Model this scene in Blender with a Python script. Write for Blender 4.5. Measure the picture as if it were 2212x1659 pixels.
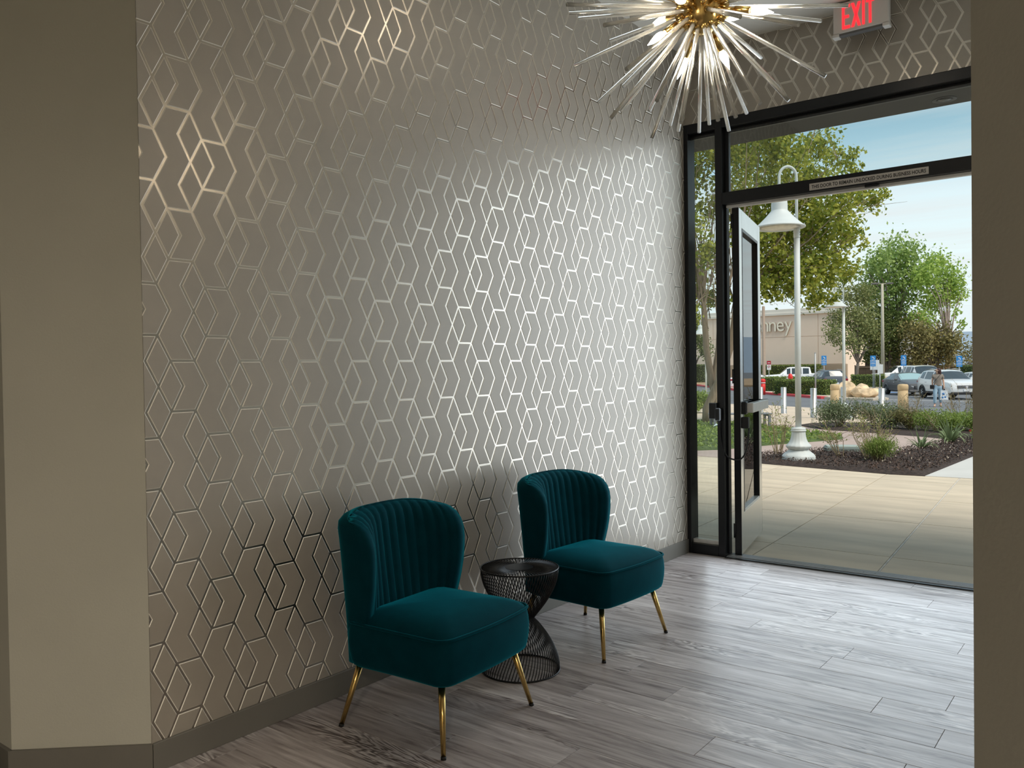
import bpy, bmesh, math, random
import numpy as np
from mathutils import Vector, Matrix, Euler
for o in list(bpy.data.objects):
    bpy.data.objects.remove(o)
SC = bpy.context.scene
COL = SC.collection
PI = math.pi
random.seed(7)

# ------------------------------------------------------------------ camera
cam = bpy.data.cameras.new('camera')
cam.sensor_width = 36.0
cam.lens = 1790.5 / 2212 * 36.0
cam.clip_start = 0.05
cam.clip_end = 3000
cam_o = bpy.data.objects.new('camera', cam)
COL.objects.link(cam_o)
_y, _p, _r = (math.radians(v) for v in (37.749, -0.98225, -0.81829))
_a = Vector((-math.sin(_y) * math.cos(_p), math.cos(_y) * math.cos(_p), math.sin(_p)))
_rt = Vector((math.cos(_y), math.sin(_y), 0))
_up = _rt.cross(_a)
_R = math.cos(_r) * _rt + math.sin(_r) * _up
_U = -math.sin(_r) * _rt + math.cos(_r) * _up
_m = Matrix((_R, _U, -_a)).transposed().to_4x4()
_m.translation = Vector((2.651, -5.457, 1.33))
cam_o.matrix_world = _m
SC.camera = cam_o

# ------------------------------------------------------------------ world, sun, exposure
SC.view_settings.view_transform = 'Standard'
SC.view_settings.look = 'None'
SC.view_settings.gamma = 1.0
SC.view_settings.use_curve_mapping = False
SC.view_settings.exposure = 0.0

W = bpy.data.worlds.new('sky')
SC.world = W
W.use_nodes = True
nt = W.node_tree
nt.nodes.clear()
def wn(t, **k):
    n = nt.nodes.new(t)
    for a, b in k.items():
        setattr(n, a, b)
    return n
out = wn('ShaderNodeOutputWorld')
bg = wn('ShaderNodeBackground')
bg.inputs['Strength'].default_value = 1.0
tc = wn('ShaderNodeTexCoord')
sep = wn('ShaderNodeSeparateXYZ')
ramp = wn('ShaderNodeValToRGB')
ramp.color_ramp.elements[0].position = 0.0
ramp.color_ramp.elements[0].color = (0.86, 0.97, 1.0, 1)
e = ramp.color_ramp.elements[1]
e.position = 0.12
e.color = (0.84, 0.99, 1.0, 1)
for p_, c_ in ((0.18, (0.76, 0.94, 0.99, 1)), (0.215, (0.52, 0.76, 0.88, 1)), (0.26, (0.34, 0.57, 0.71, 1)), (0.40, (0.33, 0.52, 0.66, 1)), (1.0, (0.28, 0.46, 0.62, 1))):
    e = ramp.color_ramp.elements.new(p_)
    e.color = c_
# thin stretched cloud bands: noise on the direction projected to a high flat layer
div = wn('ShaderNodeMath', operation='MAXIMUM')
div.inputs[1].default_value = 0.06
dx = wn('ShaderNodeMath', operation='DIVIDE')
dy = wn('ShaderNodeMath', operation='DIVIDE')
cmb = wn('ShaderNodeCombineXYZ')
mp = wn('ShaderNodeMapping')
mp.inputs['Rotation'].default_value = (0, 0, math.radians(35))
mp.inputs['Scale'].default_value = (0.35, 1.3, 1)
noi = wn('ShaderNodeTexNoise')
noi.inputs['Scale'].default_value = 1.1
noi.inputs['Detail'].default_value = 5
noi.inputs['Roughness'].default_value = 0.55
cr = wn('ShaderNodeValToRGB')
cr.color_ramp.elements[0].position = 0.40
cr.color_ramp.elements[0].color = (0, 0, 0, 1)
cr.color_ramp.elements[1].position = 0.66
cr.color_ramp.elements[1].color = (0.62, 0.62, 0.62, 1)
mix = wn('ShaderNodeMix', data_type='RGBA')
L = nt.links.new
L(tc.outputs['Generated'], sep.inputs[0])
L(sep.outputs['Z'], ramp.inputs[0])
L(sep.outputs['Z'], div.inputs[0])
L(sep.outputs['X'], dx.inputs[0]); L(div.outputs[0], dx.inputs[1])
L(sep.outputs['Y'], dy.inputs[0]); L(div.outputs[0], dy.inputs[1])
L(dx.outputs[0], cmb.inputs[0]); L(dy.outputs[0], cmb.inputs[1])
L(cmb.outputs[0], mp.inputs[0]); L(mp.outputs[0], noi.inputs['Vector'])
L(noi.outputs['Fac'], cr.inputs[0])
L(cr.outputs[0], mix.inputs['Factor'])
L(ramp.outputs[0], mix.inputs['A'])
mix.inputs['B'].default_value = (0.80, 0.84, 0.84, 1)
L(mix.outputs['Result'], bg.inputs['Color'])
L(bg.outputs[0], out.inputs[0])

sun = bpy.data.lights.new('sun', 'SUN')
sun.energy = 3.3
sun.angle = math.radians(34)
sun.color = (1.0, 0.93, 0.82)
sun_o = bpy.data.objects.new('sun', sun)
COL.objects.link(sun_o)
# high hazy sun, over the right end of the building, a little behind its front
sun_o.rotation_euler = Vector((-0.58, 0.12, -0.80)).to_track_quat('-Z', 'Y').to_euler()

ENTRY_FILL_WATTS = 53.0  # added area lamp that boosts the daylight at the glazed entry
ROOM_WATTS = 82.0      # one unseen ceiling downlight added to the main room as fill
LOBBY_WATTS = 3.5     # one unseen downlight added to the entry lobby as fill
BULB_GLOW = 50.0       # chandelier candle bulbs
ROOM_TINT = (1.0, 0.90, 0.76)
# area lamp added just inside the opening, standing in for stronger daylight
fill_light = bpy.data.lights.new('entry_fill', 'AREA')
fill_light.shape = 'RECTANGLE'; fill_light.size = 2.2; fill_light.size_y = 2.85
fill_light.energy = ENTRY_FILL_WATTS; fill_light.color = (0.80, 0.91, 1.0)
fill_light_o = bpy.data.objects.new('entry_fill', fill_light)
COL.objects.link(fill_light_o)
fill_light_o.location = (1.26, -0.03, 1.5)
fill_light_o.rotation_euler = (-PI / 2, 0, 0)

# ------------------------------------------------------------------ helpers
def tag(o, label=None, cat=None, group=None, kind=None):
    if label: o['label'] = label
    if cat: o['category'] = cat
    if group: o['group'] = group
    if kind: o['kind'] = kind
    return o

def empty(name, loc=(0, 0, 0), rz=0.0):
    o = bpy.data.objects.new(name, None)
    o.empty_display_size = 0.1
    COL.objects.link(o)
    o.location = loc
    o.rotation_euler = (0, 0, rz)
    return o

def thing(name, label, cat, loc=(0, 0, 0), rz=0.0, group=None):
    return tag(empty(name, loc, rz), label, cat, group)

def link(name, me, parent=None, loc=None, rot=None, scale=None):
    o = bpy.data.objects.new(name, me)
    COL.objects.link(o)
    if parent is not None: o.parent = parent
    if loc is not None: o.location = loc
    if rot is not None: o.rotation_euler = rot
    if scale is not None: o.scale = scale
    return o

def copy_tree(o, parent=None):
    c = o.copy()
    COL.objects.link(c)
    c.parent = parent
    for ch in o.children:
        copy_tree(ch, c)
    return c

class MB:
    """collects vertices and faces, then links them as one mesh object"""
    def __init__(s):
        s.v, s.f, s.mi, s.sm = [], [], [], []
    def add(s, vs, fs, mi=0, smooth=False, M=None):
        b = len(s.v)
        s.v += [tuple(M @ Vector(p)) if M is not None else tuple(p) for p in vs]
        for f in fs:
            s.f.append(tuple(i + b for i in f))
            s.mi.append(mi)
            s.sm.append(smooth)
        return s
    def box(s, x0, x1, y0, y1, z0, z1, mi=0, M=None, bev=0.0):
        if bev > 0:
            b = bev
            vs, fs = [], []
            # chamfered box: 24 vertices
            def P(x, y, z): vs.append((x, y, z)); return len(vs) - 1
            X, Y, Z = (x0, x1), (y0, y1), (z0, z1)
            idx = {}
            for i in (0, 1):
                for j in (0, 1):
                    for k in (0, 1):
                        sx, sy, sz = (1, -1)[i], (1, -1)[j], (1, -1)[k]
                        idx[i, j, k, 0] = P(X[i], Y[j] + sy * b, Z[k] + sz * b)
                        idx[i, j, k, 1] = P(X[i] + sx * b, Y[j], Z[k] + sz * b)
                        idx[i, j, k, 2] = P(X[i] + sx * b, Y[j] + sy * b, Z[k])
            q = lambda *t: fs.append(t)
            for i in (0, 1):
                t = [idx[i, 0, 0, 0], idx[i, 1, 0, 0], idx[i, 1, 1, 0], idx[i, 0, 1, 0]]
                fs.append(tuple(t if i else t[::-1]))
                t = [idx[0, i, 0, 1], idx[1, i, 0, 1], idx[1, i, 1, 1], idx[0, i, 1, 1]]
                fs.append(tuple(t[::-1] if i else t))
                t = [idx[0, 0, i, 2], idx[1, 0, i, 2], idx[1, 1, i, 2], idx[0, 1, i, 2]]
                fs.append(tuple(t if i else t[::-1]))
            for i in (0, 1):
                for j in (0, 1):
                    a = [idx[i, j, 0, 0], idx[i, j, 1, 0], idx[i, j, 1, 1], idx[i, j, 0, 1]]
                    fs.append(tuple(a if (i + j) % 2 else a[::-1]))
                    a = [idx[i, 0, j, 0], idx[i, 1, j, 0], idx[i, 1, j, 2], idx[i, 0, j, 2]]
                    fs.append(tuple(a[::-1] if (i + j) % 2 else a))
                    a = [idx[0, i, j, 1], idx[1, i, j, 1], idx[1, i, j, 2], idx[0, i, j, 2]]
                    fs.append(tuple(a if (i + j) % 2 else a[::-1]))
                    for k in (0, 1):
                        a = [idx[i, j, k, 0], idx[i, j, k, 1], idx[i, j, k, 2]]
                        fs.append(tuple(a))
            return s.add(vs, fs, mi, False, M)
        vs = [(x0, y0, z0), (x1, y0, z0), (x1, y1, z0), (x0, y1, z0), (x0, y0, z1), (x1, y0, z1), (x1, y1, z1), (x0, y1, z1)]
        fs = [(0, 3, 2, 1), (4, 5, 6, 7), (0, 1, 5, 4), (1, 2, 6, 5), (2, 3, 7, 6), (3, 0, 4, 7)]
        return s.add(vs, fs, mi, False, M)
    def tube(s, path, r, n=8, mi=0, cap=True, M=None, smooth=True, closed=False):
        pts = [Vector(p) for p in path]
        m = len(pts)
        rs = r if isinstance(r, (list, tuple)) else [r] * m
        vs, fs = [], []
        nx = None
        for i, p in enumerate(pts):
            if closed:
                t = pts[(i + 1) % m] - pts[i - 1]
            else:
                t = pts[min(i + 1, m - 1)] - pts[max(i - 1, 0)]
            t.normalize()
            if closed and abs(t.z) < 0.9:
                nx = Vector((0, 0, 1)).cross(t).normalized()
            elif nx is None:
                nx = t.orthogonal().normalized()
            else:
                nx = (nx - t * nx.dot(t))
                nx = nx.normalized() if nx.length > 1e-6 else t.orthogonal().normalized()
            ny = t.cross(nx)
            for k in range(n):
                an = 2 * PI * k / n
                vs.append(p + (nx * math.cos(an) + ny * math.sin(an)) * rs[i])
        for i in range(m if closed else m - 1):
            j = (i + 1) % m
            for k in range(n):
                k2 = (k + 1) % n
                fs.append((i * n + k, i * n + k2, j * n + k2, j * n + k))
        s.add(vs, fs, mi, smooth, M)
        if cap and not closed:
            b = len(s.v) - len(vs)
            s.f.append(tuple(b + k for k in reversed(range(n)))); s.mi.append(mi); s.sm.append(False)
            s.f.append(tuple(b + (m - 1) * n + k for k in range(n))); s.mi.append(mi); s.sm.append(False)
        return s
    def lathe(s, prof, n=24, mi=0, M=None, smooth=True, flute=0.0, nf=0):
        vs, fs = [], []
        m = len(prof)
        for (r, z) in prof:
            for k in range(n):
                an = 2 * PI * k / n
                q = r * (1 - flute * (0.5 + 0.5 * math.cos(nf * an))) if nf else r
                vs.append((q * math.cos(an), q * math.sin(an), z))
        for i in range(m - 1):
            for k in range(n):
                k2 = (k + 1) % n
                fs.append((i * n + k, i * n + k2, (i + 1) * n + k2, (i + 1) * n + k))
        s.add(vs, fs, mi, smooth, M)
        b = len(s.v) - len(vs)
        if prof[0][0] > 1e-5:
            s.f.append(tuple(b + k for k in reversed(range(n)))); s.mi.append(mi); s.sm.append(False)
        if prof[-1][0] > 1e-5:
            s.f.append(tuple(b + (m - 1) * n + k for k in range(n))); s.mi.append(mi); s.sm.append(False)
        return s
    def prism(s, poly, z0, z1, mi=0, M=None):
        n = len(poly)
        g = lambda z, p: z(p[0], p[1]) if callable(z) else z
        vs = [(p[0], p[1], g(z0, p)) for p in poly] + [(p[0], p[1], g(z1, p)) for p in poly]
        fs = [tuple(reversed(range(n))), tuple(range(n, 2 * n))] + [(i, (i + 1) % n, n + (i + 1) % n, n + i) for i in range(n)]
        return s.add(vs, fs, mi, False, M)
    def mesh(s, name, mats):
        me = bpy.data.meshes.new(name)
        me.from_pydata(s.v, [], s.f)
        for m in (mats if isinstance(mats, (list, tuple)) else [mats]):
            me.materials.append(m)
        me.polygons.foreach_set('material_index', s.mi)
        me.polygons.foreach_set('use_smooth', s.sm)
        me.update()
        return me
    def build(s, name, mats, parent=None, loc=None, rot=None):
        return link(name, s.mesh(name, mats), parent, loc, rot)

def np_mesh(name, V, F, mat, smooth=False):
    """V (n,3), F (m,k) arrays of equal-sized faces"""
    me = bpy.data.meshes.new(name)
    me.vertices.add(len(V)); me.vertices.foreach_set('co', np.asarray(V, np.float32).ravel())
    m, k = F.shape
    me.loops.add(m * k); me.loops.foreach_set('vertex_index', np.asarray(F, np.int32).ravel())
    me.polygons.add(m)
    me.polygons.foreach_set('loop_start', np.arange(m, dtype=np.int32) * k)
    me.polygons.foreach_set('loop_total', np.full(m, k, np.int32))
    me.polygons.foreach_set('use_smooth', np.full(m, smooth))
    me.materials.append(mat)
    me.update(calc_edges=True)
    me.validate()
    return me

# ------------------------------------------------------------------ materials
MATS = {}
class NT:
    def __init__(s, name):
        s.m = bpy.data.materials.new(name)
        s.m.use_nodes = True
        s.t = s.m.node_tree
        s.t.nodes.clear()
        s.o = s.t.nodes.new('ShaderNodeOutputMaterial')
    def n(s, t, **k):
        nd = s.t.nodes.new(t)
        for a, b in k.items():
            if a[0] == '_':
                key = a[1:].replace('_', ' ')
                nd.inputs[int(key) if key.isdigit() else key].default_value = b
            else:
                setattr(nd, a, b)
        return nd
    def l(s, a, b):
        s.t.links.new(a, b)

def rgba(c): return (c[0], c[1], c[2], 1.0)

def pmat(name, col, rough=0.6, metal=0.0, var=0.0, scale=8.0, bump=0.0, bscale=40.0, spec=0.5, emit=None, estr=0.0,
         sheen=0.0, sheen_tint=None, island=0.0, trans=0.0, coat=0.0, stretch=None, transl=0.0, ior=1.45, objrand=0.0, alpha_glass=False):
    """principled material with a little procedural colour variation and fine relief"""
    if name in MATS: return MATS[name]
    N = NT(name)
    b = N.n('ShaderNodeBsdfPrincipled', _Roughness=rough, _Metallic=metal)
    b.inputs['Specular IOR Level'].default_value = spec
    b.inputs['IOR'].default_value = ior
    b.inputs['Base Color'].default_value = rgba(col)
    if trans: b.inputs['Transmission Weight'].default_value = trans
    if coat: b.inputs['Coat Weight'].default_value = coat; b.inputs['Coat Roughness'].default_value = 0.08
    if sheen:
        b.inputs['Sheen Weight'].default_value = sheen
        b.inputs['Sheen Roughness'].default_value = 0.35
        b.inputs['Sheen Tint'].default_value = rgba(sheen_tint or (1, 1, 1))
    if emit:
        b.inputs['Emission Color'].default_value = rgba(emit)
        b.inputs['Emission Strength'].default_value = estr
    col_out = None
    tcn = N.n('ShaderNodeTexCoord')
    vec = tcn.outputs['Object']
    if stretch:
        mpn = N.n('ShaderNodeMapping'); mpn.inputs['Scale'].default_value = stretch
        N.l(vec, mpn.inputs[0]); vec = mpn.outputs[0]
    if var:
        nz = N.n('ShaderNodeTexNoise', _Scale=scale, _Detail=4.0)
        N.l(vec, nz.inputs['Vector'])
        mr = N.n('ShaderNodeMapRange', _From_Min=0.3, _From_Max=0.7, _To_Min=1 - var, _To_Max=1 + var)
        N.l(nz.outputs['Fac'], mr.inputs[0])
        val = mr.outputs[0]
        if island:
            ge = N.n('ShaderNodeNewGeometry')
            mr2 = N.n('ShaderNodeMapRange', _To_Min=1 - island, _To_Max=1 + island)
            N.l(ge.outputs['Random Per Island'], mr2.inputs[0])
            mu = N.n('ShaderNodeMath', operation='MULTIPLY')
            N.l(val, mu.inputs[0]); N.l(mr2.outputs[0], mu.inputs[1]); val = mu.outputs[0]
        if objrand:
            oi = N.n('ShaderNodeObjectInfo')
            mr3 = N.n('ShaderNodeMapRange', _To_Min=1 - objrand, _To_Max=1 + objrand)
            N.l(oi.outputs['Random'], mr3.inputs[0])
            mu = N.n('ShaderNodeMath', operation='MULTIPLY')
            N.l(val, mu.inputs[0]); N.l(mr3.outputs[0], mu.inputs[1]); val = mu.outputs[0]
        vm = N.n('ShaderNodeVectorMath', operation='SCALE')
        vm.inputs[0].default_value = col
        N.l(val, vm.inputs['Scale'])
        N.l(vm.outputs[0], b.inputs['Base Color'])
        col_out = vm.outputs[0]
    if bump:
        nb = N.n('ShaderNodeTexNoise', _Scale=bscale, _Detail=3.0)
        N.l(vec, nb.inputs['Vector'])
        bp = N.n('ShaderNodeBump', _Strength=bump, _Distance=0.01)
        N.l(nb.outputs['Fac'], bp.inputs['Height'])
        N.l(bp.outputs[0], b.inputs['Normal'])
    sh = b.outputs[0]
    if transl:
        tr = N.n('ShaderNodeBsdfTranslucent'); tr.inputs[0].default_value = rgba(col)
        if col_out: N.l(col_out, tr.inputs[0])
        mx = N.n('ShaderNodeMixShader', _0=transl)
        N.l(sh, mx.inputs[1]); N.l(tr.outputs[0], mx.inputs[2]); sh = mx.outputs[0]
    N.l(sh, N.o.inputs[0])
    MATS[name] = N.m
    return N.m

def leafmat(name, c1, c2, transl=0.35):
    """two leaf colours mixed leaf by leaf"""
    if name in MATS: return MATS[name]
    N = NT(name)
    ge = N.n('ShaderNodeNewGeometry')
    rp = N.n('ShaderNodeMix', data_type='RGBA')
    rp.inputs['A'].default_value = rgba(c1); rp.inputs['B'].default_value = rgba(c2)
    N.l(ge.outputs['Random Per Island'], rp.inputs['Factor'])
    b = N.n('ShaderNodeBsdfPrincipled', _Roughness=0.55)
    b.inputs['Specular IOR Level'].default_value = 0.25
    N.l(rp.outputs['Result'], b.inputs['Base Color'])
    tr = N.n('ShaderNodeBsdfTranslucent')
    N.l(rp.outputs['Result'], tr.inputs[0])
    mx = N.n('ShaderNodeMixShader', _0=transl)
    N.l(b.outputs[0], mx.inputs[1]); N.l(tr.outputs[0], mx.inputs[2])
    N.l(mx.outputs[0], N.o.inputs[0])
    MATS[name] = N.m
    return N.m

def glassmat(name, tint=(0.96, 0.98, 0.97), refl=0.06, rough=0.0):
    """thin window pane: lets light through, mirrors a little more at grazing angles"""
    if name in MATS: return MATS[name]
    N = NT(name)
    t = N.n('ShaderNodeBsdfTransparent'); t.inputs[0].default_value = rgba(tint)
    g = N.n('ShaderNodeBsdfGlossy', _Roughness=rough); g.inputs[0].default_value = (1, 1, 1, 1)
    fr = N.n('ShaderNodeFresnel', _IOR=1.5)
    mx = N.n('ShaderNodeMixShader')
    N.l(fr.outputs[0], mx.inputs[0]); N.l(t.outputs[0], mx.inputs[1]); N.l(g.outputs[0], mx.inputs[2])
    N.l(mx.outputs[0], N.o.inputs[0])
    MATS[name] = N.m
    return N.m

def plankmat():
    """grey weathered wood-look planks: tone and grain differ from plank to plank"""
    N = NT('floor_plank')
    tcn = N.n('ShaderNodeTexCoord')
    oi = N.n('ShaderNodeObjectInfo')
    off = N.n('ShaderNodeVectorMath', operation='SCALE')
    off.inputs[0].default_value = (37.0, 91.0, 13.0)
    N.l(oi.outputs['Random'], off.inputs['Scale'])
    ad = N.n('ShaderNodeVectorMath', operation='ADD')
    N.l(tcn.outputs['Object'], ad.inputs[0]); N.l(off.outputs[0], ad.inputs[1])
    m1 = N.n('ShaderNodeMapping'); m1.inputs['Scale'].default_value = (1.3, 16.0, 1.0)
    N.l(ad.outputs[0], m1.inputs[0])
    n1 = N.n('ShaderNodeTexNoise', _Scale=2.2, _Detail=8.0, _Roughness=0.62, _Distortion=0.6)
    N.l(m1.outputs[0], n1.inputs['Vector'])
    # knotty streaks
    m2 = N.n('ShaderNodeMapping'); m2.inputs['Scale'].default_value = (0.9, 6.0, 1.0)
    N.l(ad.outputs[0], m2.inputs[0])
    wv = N.n('ShaderNodeTexNoise', _Scale=1.6, _Detail=3.0, _Distortion=1.6)
    N.l(m2.outputs[0], wv.inputs['Vector'])
    sn = N.n('ShaderNodeMath', operation='MULTIPLY', _1=62.0)
    N.l(wv.outputs['Fac'], sn.inputs[0])
    si = N.n('ShaderNodeMath', operation='SINE')
    N.l(sn.outputs[0], si.inputs[0])
    m3 = N.n('ShaderNodeMapping'); m3.inputs['Scale'].default_value = (1.1, 3.0, 1.0)
    N.l(ad.outputs[0], m3.inputs[0])
    pat = N.n('ShaderNodeTexNoise', _Scale=1.4, _Detail=2.0)
    N.l(m3.outputs[0], pat.inputs['Vector'])
    pr = N.n('ShaderNodeMapRange', _From_Min=0.50, _From_Max=0.66, _To_Min=0.0, _To_Max=0.22)
    N.l(pat.outputs['Fac'], pr.inputs[0])
    ln = N.n('ShaderNodeMath', operation='MULTIPLY')
    N.l(si.outputs[0], ln.inputs[0]); N.l(pr.outputs[0], ln.inputs[1])
    rp = N.n('ShaderNodeValToRGB')
    el = rp.color_ramp.elements
    el[0].position = 0.24; el[0].color = (0.11, 0.088, 0.082, 1)
    el[1].position = 0.80; el[1].color = (0.68, 0.63, 0.605, 1)
    k = el.new(0.47); k.color = (0.37, 0.325, 0.312, 1)
    k = el.new(0.58); k.color = (0.44, 0.395, 0.385, 1)
    sm = N.n('ShaderNodeMath', operation='ADD')
    N.l(n1.outputs['Fac'], sm.inputs[0]); N.l(ln.outputs[0], sm.inputs[1])
    tone = N.n('ShaderNodeMapRange', _To_Min=-0.075, _To_Max=0.075)
    N.l(oi.outputs['Random'], tone.inputs[0])
    s2 = N.n('ShaderNodeMath', operation='ADD')
    N.l(sm.outputs[0], s2.inputs[0]); N.l(tone.outputs[0], s2.inputs[1])
    N.l(s2.outputs[0], rp.inputs[0])
    b = N.n('ShaderNodeBsdfPrincipled', _Roughness=0.34)
    b.inputs['Specular IOR Level'].default_value = 0.30
    N.l(rp.outputs[0], b.inputs['Base Color'])
    rr = N.n('ShaderNodeMapRange', _From_Min=0.3, _From_Max=0.7, _To_Min=0.42, _To_Max=0.28)
    N.l(n1.outputs['Fac'], rr.inputs[0]); N.l(rr.outputs[0], b.inputs['Roughness'])
    bp = N.n('ShaderNodeBump', _Strength=0.12, _Distance=0.004)
    N.l(n1.outputs['Fac'], bp.inputs['Height']); N.l(bp.outputs[0], b.inputs['Normal'])
    N.l(b.outputs[0], N.o.inputs[0])
    MATS['floor_plank'] = N.m
    return N.m

M_PAINT = pmat('greige_paint', (0.46, 0.445, 0.38), 0.75, var=0.03, scale=3, bump=0.05, bscale=160)
M_CEIL = pmat('ceiling_paint', (0.62, 0.58, 0.51), 0.85, var=0.02, scale=3, bump=0.04, bscale=120)
M_BASE = pmat('baseboard_vinyl', (0.155, 0.145, 0.125), 0.5, var=0.04, scale=6)
M_FOIL = pmat('wallpaper_foil', (0.50, 0.455, 0.395), 0.29, metal=1.0, var=0.05, scale=5)
M_PANEL = pmat('wallpaper_satin', (0.36, 0.32, 0.27), 0.45, metal=0.16, var=0.03, scale=9, bump=0.03, bscale=300, spec=0.7)
M_LIP = pmat('wallpaper_raised_lit_edge', (0.80, 0.76, 0.68), 0.45, metal=0.15)  # bevels coloured paler than the panels, imitating light caught on the edges
M_PLANK = plankmat()
M_SUB = pmat('plank_gap', (0.07, 0.06, 0.055), 0.8, var=0.1)
M_BLACK = pmat('black_anodized_frame', (0.012, 0.0125, 0.014), 0.32, metal=0.25, var=0.1, scale=12)
M_DOORAL = pmat('satin_aluminium_door', (0.80, 0.79, 0.76), 0.24, metal=0.8, var=0.03, scale=9)
M_ALU = pmat('brushed_aluminium', (0.74, 0.71, 0.67), 0.33, metal=0.25, var=0.05, scale=20)
M_GLASS = glassmat('window_glass')
M_PLAST = pmat('black_plastic', (0.012, 0.012, 0.013), 0.45, var=0.05)
M_VELVET = pmat('teal_velvet', (0.001, 0.034, 0.048), 0.8, var=0.10, scale=14, sheen=0.70, sheen_tint=(0.008, 0.36, 0.46), bump=0.04, bscale=220, spec=0.04)
M_GOLD = pmat('brushed_gold', (0.62, 0.42, 0.15), 0.24, metal=1.0, var=0.05, scale=20)
M_RUB = pmat('black_rubber', (0.01, 0.01, 0.01), 0.6, var=0.05)
M_WIRE = pmat('black_wire', (0.008, 0.008, 0.009), 0.38, metal=0.2, var=0.05)

# ================================================================== room shell
CH = 3.55            # ceiling height
YL = -4.03           # where the papered wall ends
XR = 2.52            # right wall of the lobby
def struct(o): o['kind'] = 'structure'; return o

fl = struct(MB().box(-4.15, 7.15, -10.15, 0.14, -0.06, -0.005).build('floor', M_SUB))
PW, PL = 0.18, 1.22
plank_mesh = {}
def plank(x0, x1, y0, y1):
    g = 0.0007
    L_, w_ = round(x1 - x0, 3), round(y1 - y0, 3)
    key = (L_, w_)
    if key not in plank_mesh:
        plank_mesh[key] = MB().box(-L_ / 2 + g, L_ / 2 - g, -w_ / 2 + g, w_ / 2 - g, -0.006, 0, bev=0.0007).mesh('plank', M_PLANK)
    link('plank', plank_mesh[key], fl, ((x0 + x1) / 2, (y0 + y1) / 2, 0))
known = {9: 1.49, 13: 1.10, 12: 2.05, 6: 0.72, 16: 0.35, 10: 0.80}
rp_ = random.Random(3)
for k in range(0, 31):
    y1 = min(0.02 - PW * k, 0.0); y0 = 0.02 - PW * (k + 1)
    xs = known.get(k, rp_.uniform(0, PL))
    xmin = 0.0 if y0 > YL - 0.05 else (-1.2 if y1 < -4.34 else -0.36)
    xmax = XR if y0 > -4.6 else 4.6
    x = xs - PL * math.ceil((xs - xmin) / PL)
    while x < xmax:
        a, b = max(x, xmin), min(x + PL, xmax)
        if b - a > 0.02: plank(a, b, y0, y1)
        x += PL

struct(MB().box(-4.15, 7.15, -10.15, 0.0, CH, CH + 0.15).build('ceiling', M_CEIL))
# --- the papered wall: a foil sheet with raised satin pieces between the foil lines
wl = struct(MB().box(-0.15, 0.0, YL, 0.0, 0, CH).build('wall_left', M_FOIL))
wf = struct(MB().box(0.0, XR, 0.0, 0.14, 3.05, CH + 1.4).build('wall_front', M_FOIL))
LD, LH = 0.04506, 0.08651
RHOMB = [[(0, 0), (1, 1), (0, 2), (-1, 1)], [(-1, -1), (0, 0), (-1, 1), (-2, 0)], [(-1, 1), (0, 2), (-1, 3), (-2, 2)]]
CHEV = [[(0, 0), (2, 0), (3, 1), (2, 2), (0, 2), (1, 1)]]
DCHEV = [[(3, -1), (5, -1), (4, 0), (5, 1), (4, 2), (5, 3), (3, 3), (2, 2), (3, 1), (2, 0)]]
def clip(poly, ax, lim, sgn):
    res = []
    n = len(poly)
    for i in range(n):
        p, q = poly[i], poly[(i + 1) % n]
        ip, iq = sgn * (p[ax] - lim) >= 0, sgn * (q[ax] - lim) >= 0
        if ip: res.append(p)
        if ip != iq:
            t = (lim - p[ax]) / (q[ax] - p[ax])
            res.append(tuple(p[c] + t * (q[c] - p[c]) for c in range(3)))
    return res
def area(p): return 0.5 * sum(p[i][0] * p[(i + 1) % len(p)][1] - p[(i + 1) % len(p)][0] * p[i][1] for i in range(len(p)))
def inset(poly, w):
    n = len(poly)
    res = []
    for i in range(n):
        p0, p1, p2 = poly[i - 1], poly[i], poly[(i + 1) % n]
        e1 = (p1[0] - p0[0], p1[1] - p0[1]); e2 = (p2[0] - p1[0], p2[1] - p1[1])
        l1, l2 = math.hypot(*e1), math.hypot(*e2)
        n1 = (-e1[1] / l1, e1[0] / l1); n2 = (-e2[1] / l2, e2[0] / l2)
        bx, by = n1[0] + n2[0], n1[1] + n2[1]
        d = bx * n1[0] + by * n1[1]
        if d < 0.12: return None
        res.append((p1[0] + bx * w / d, p1[1] + by * w / d))
    return res
def wallpaper(name, s0, s1, z0, z1, so, zo, to3, parent):
    mb = MB()
    for i in range(int((s0 - so) / (3 * LD)) - 4, int((s1 - so) / (3 * LD)) + 5):
        for j in range(-40, 40):
            if (i + j) % 2: continue
            for poly in RHOMB + CHEV + DCHEV:
                P = [(so + (a + 3 * i) * LD, zo - (b + 3 * j) * LH) for a, b in poly]
                if area(P) < 0: P = P[::-1]
                lo = [p + (0.0,) for p in inset(P, 0.0038)]
                hi = [p + (0.0019,) for p in inset(P, 0.0061)]
                n = len(P)
                for mi_, Q in [(0, hi)] + [(1, [lo[q], lo[(q + 1) % n], hi[(q + 1) % n], hi[q]]) for q in range(n)]:
                    for ax, lim, sg in ((0, s0, 1), (0, s1, -1), (1, z0, 1), (1, z1, -1)):
                        if Q: Q = clip(Q, ax, lim, sg)
                    if len(Q) >= 3 and abs(area(Q)) > 1e-7:
                        mb.add([to3(*p) for p in Q], [tuple(range(len(Q)))], mi_)
    o = mb.build(name, [M_PANEL, M_LIP], parent)
    o['kind'] = 'stuff'
    return o
wallpaper('wallpaper_relief', YL, 0.0, 0.09, CH, -3.393, 2.415, lambda s, z, d: (d, s, z), wl)
wallpaper('wallpaper_relief', 0.0, XR, 3.05, CH, 0.02, 2.415, lambda s, z, d: (s, -d, z), wf)
struct(MB().prism([(0, YL), (-0.15, YL), (-0.335, -4.18), (-0.335, -4.33)][::-1], 0, CH).build('wall_corner', M_PAINT))
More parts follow.
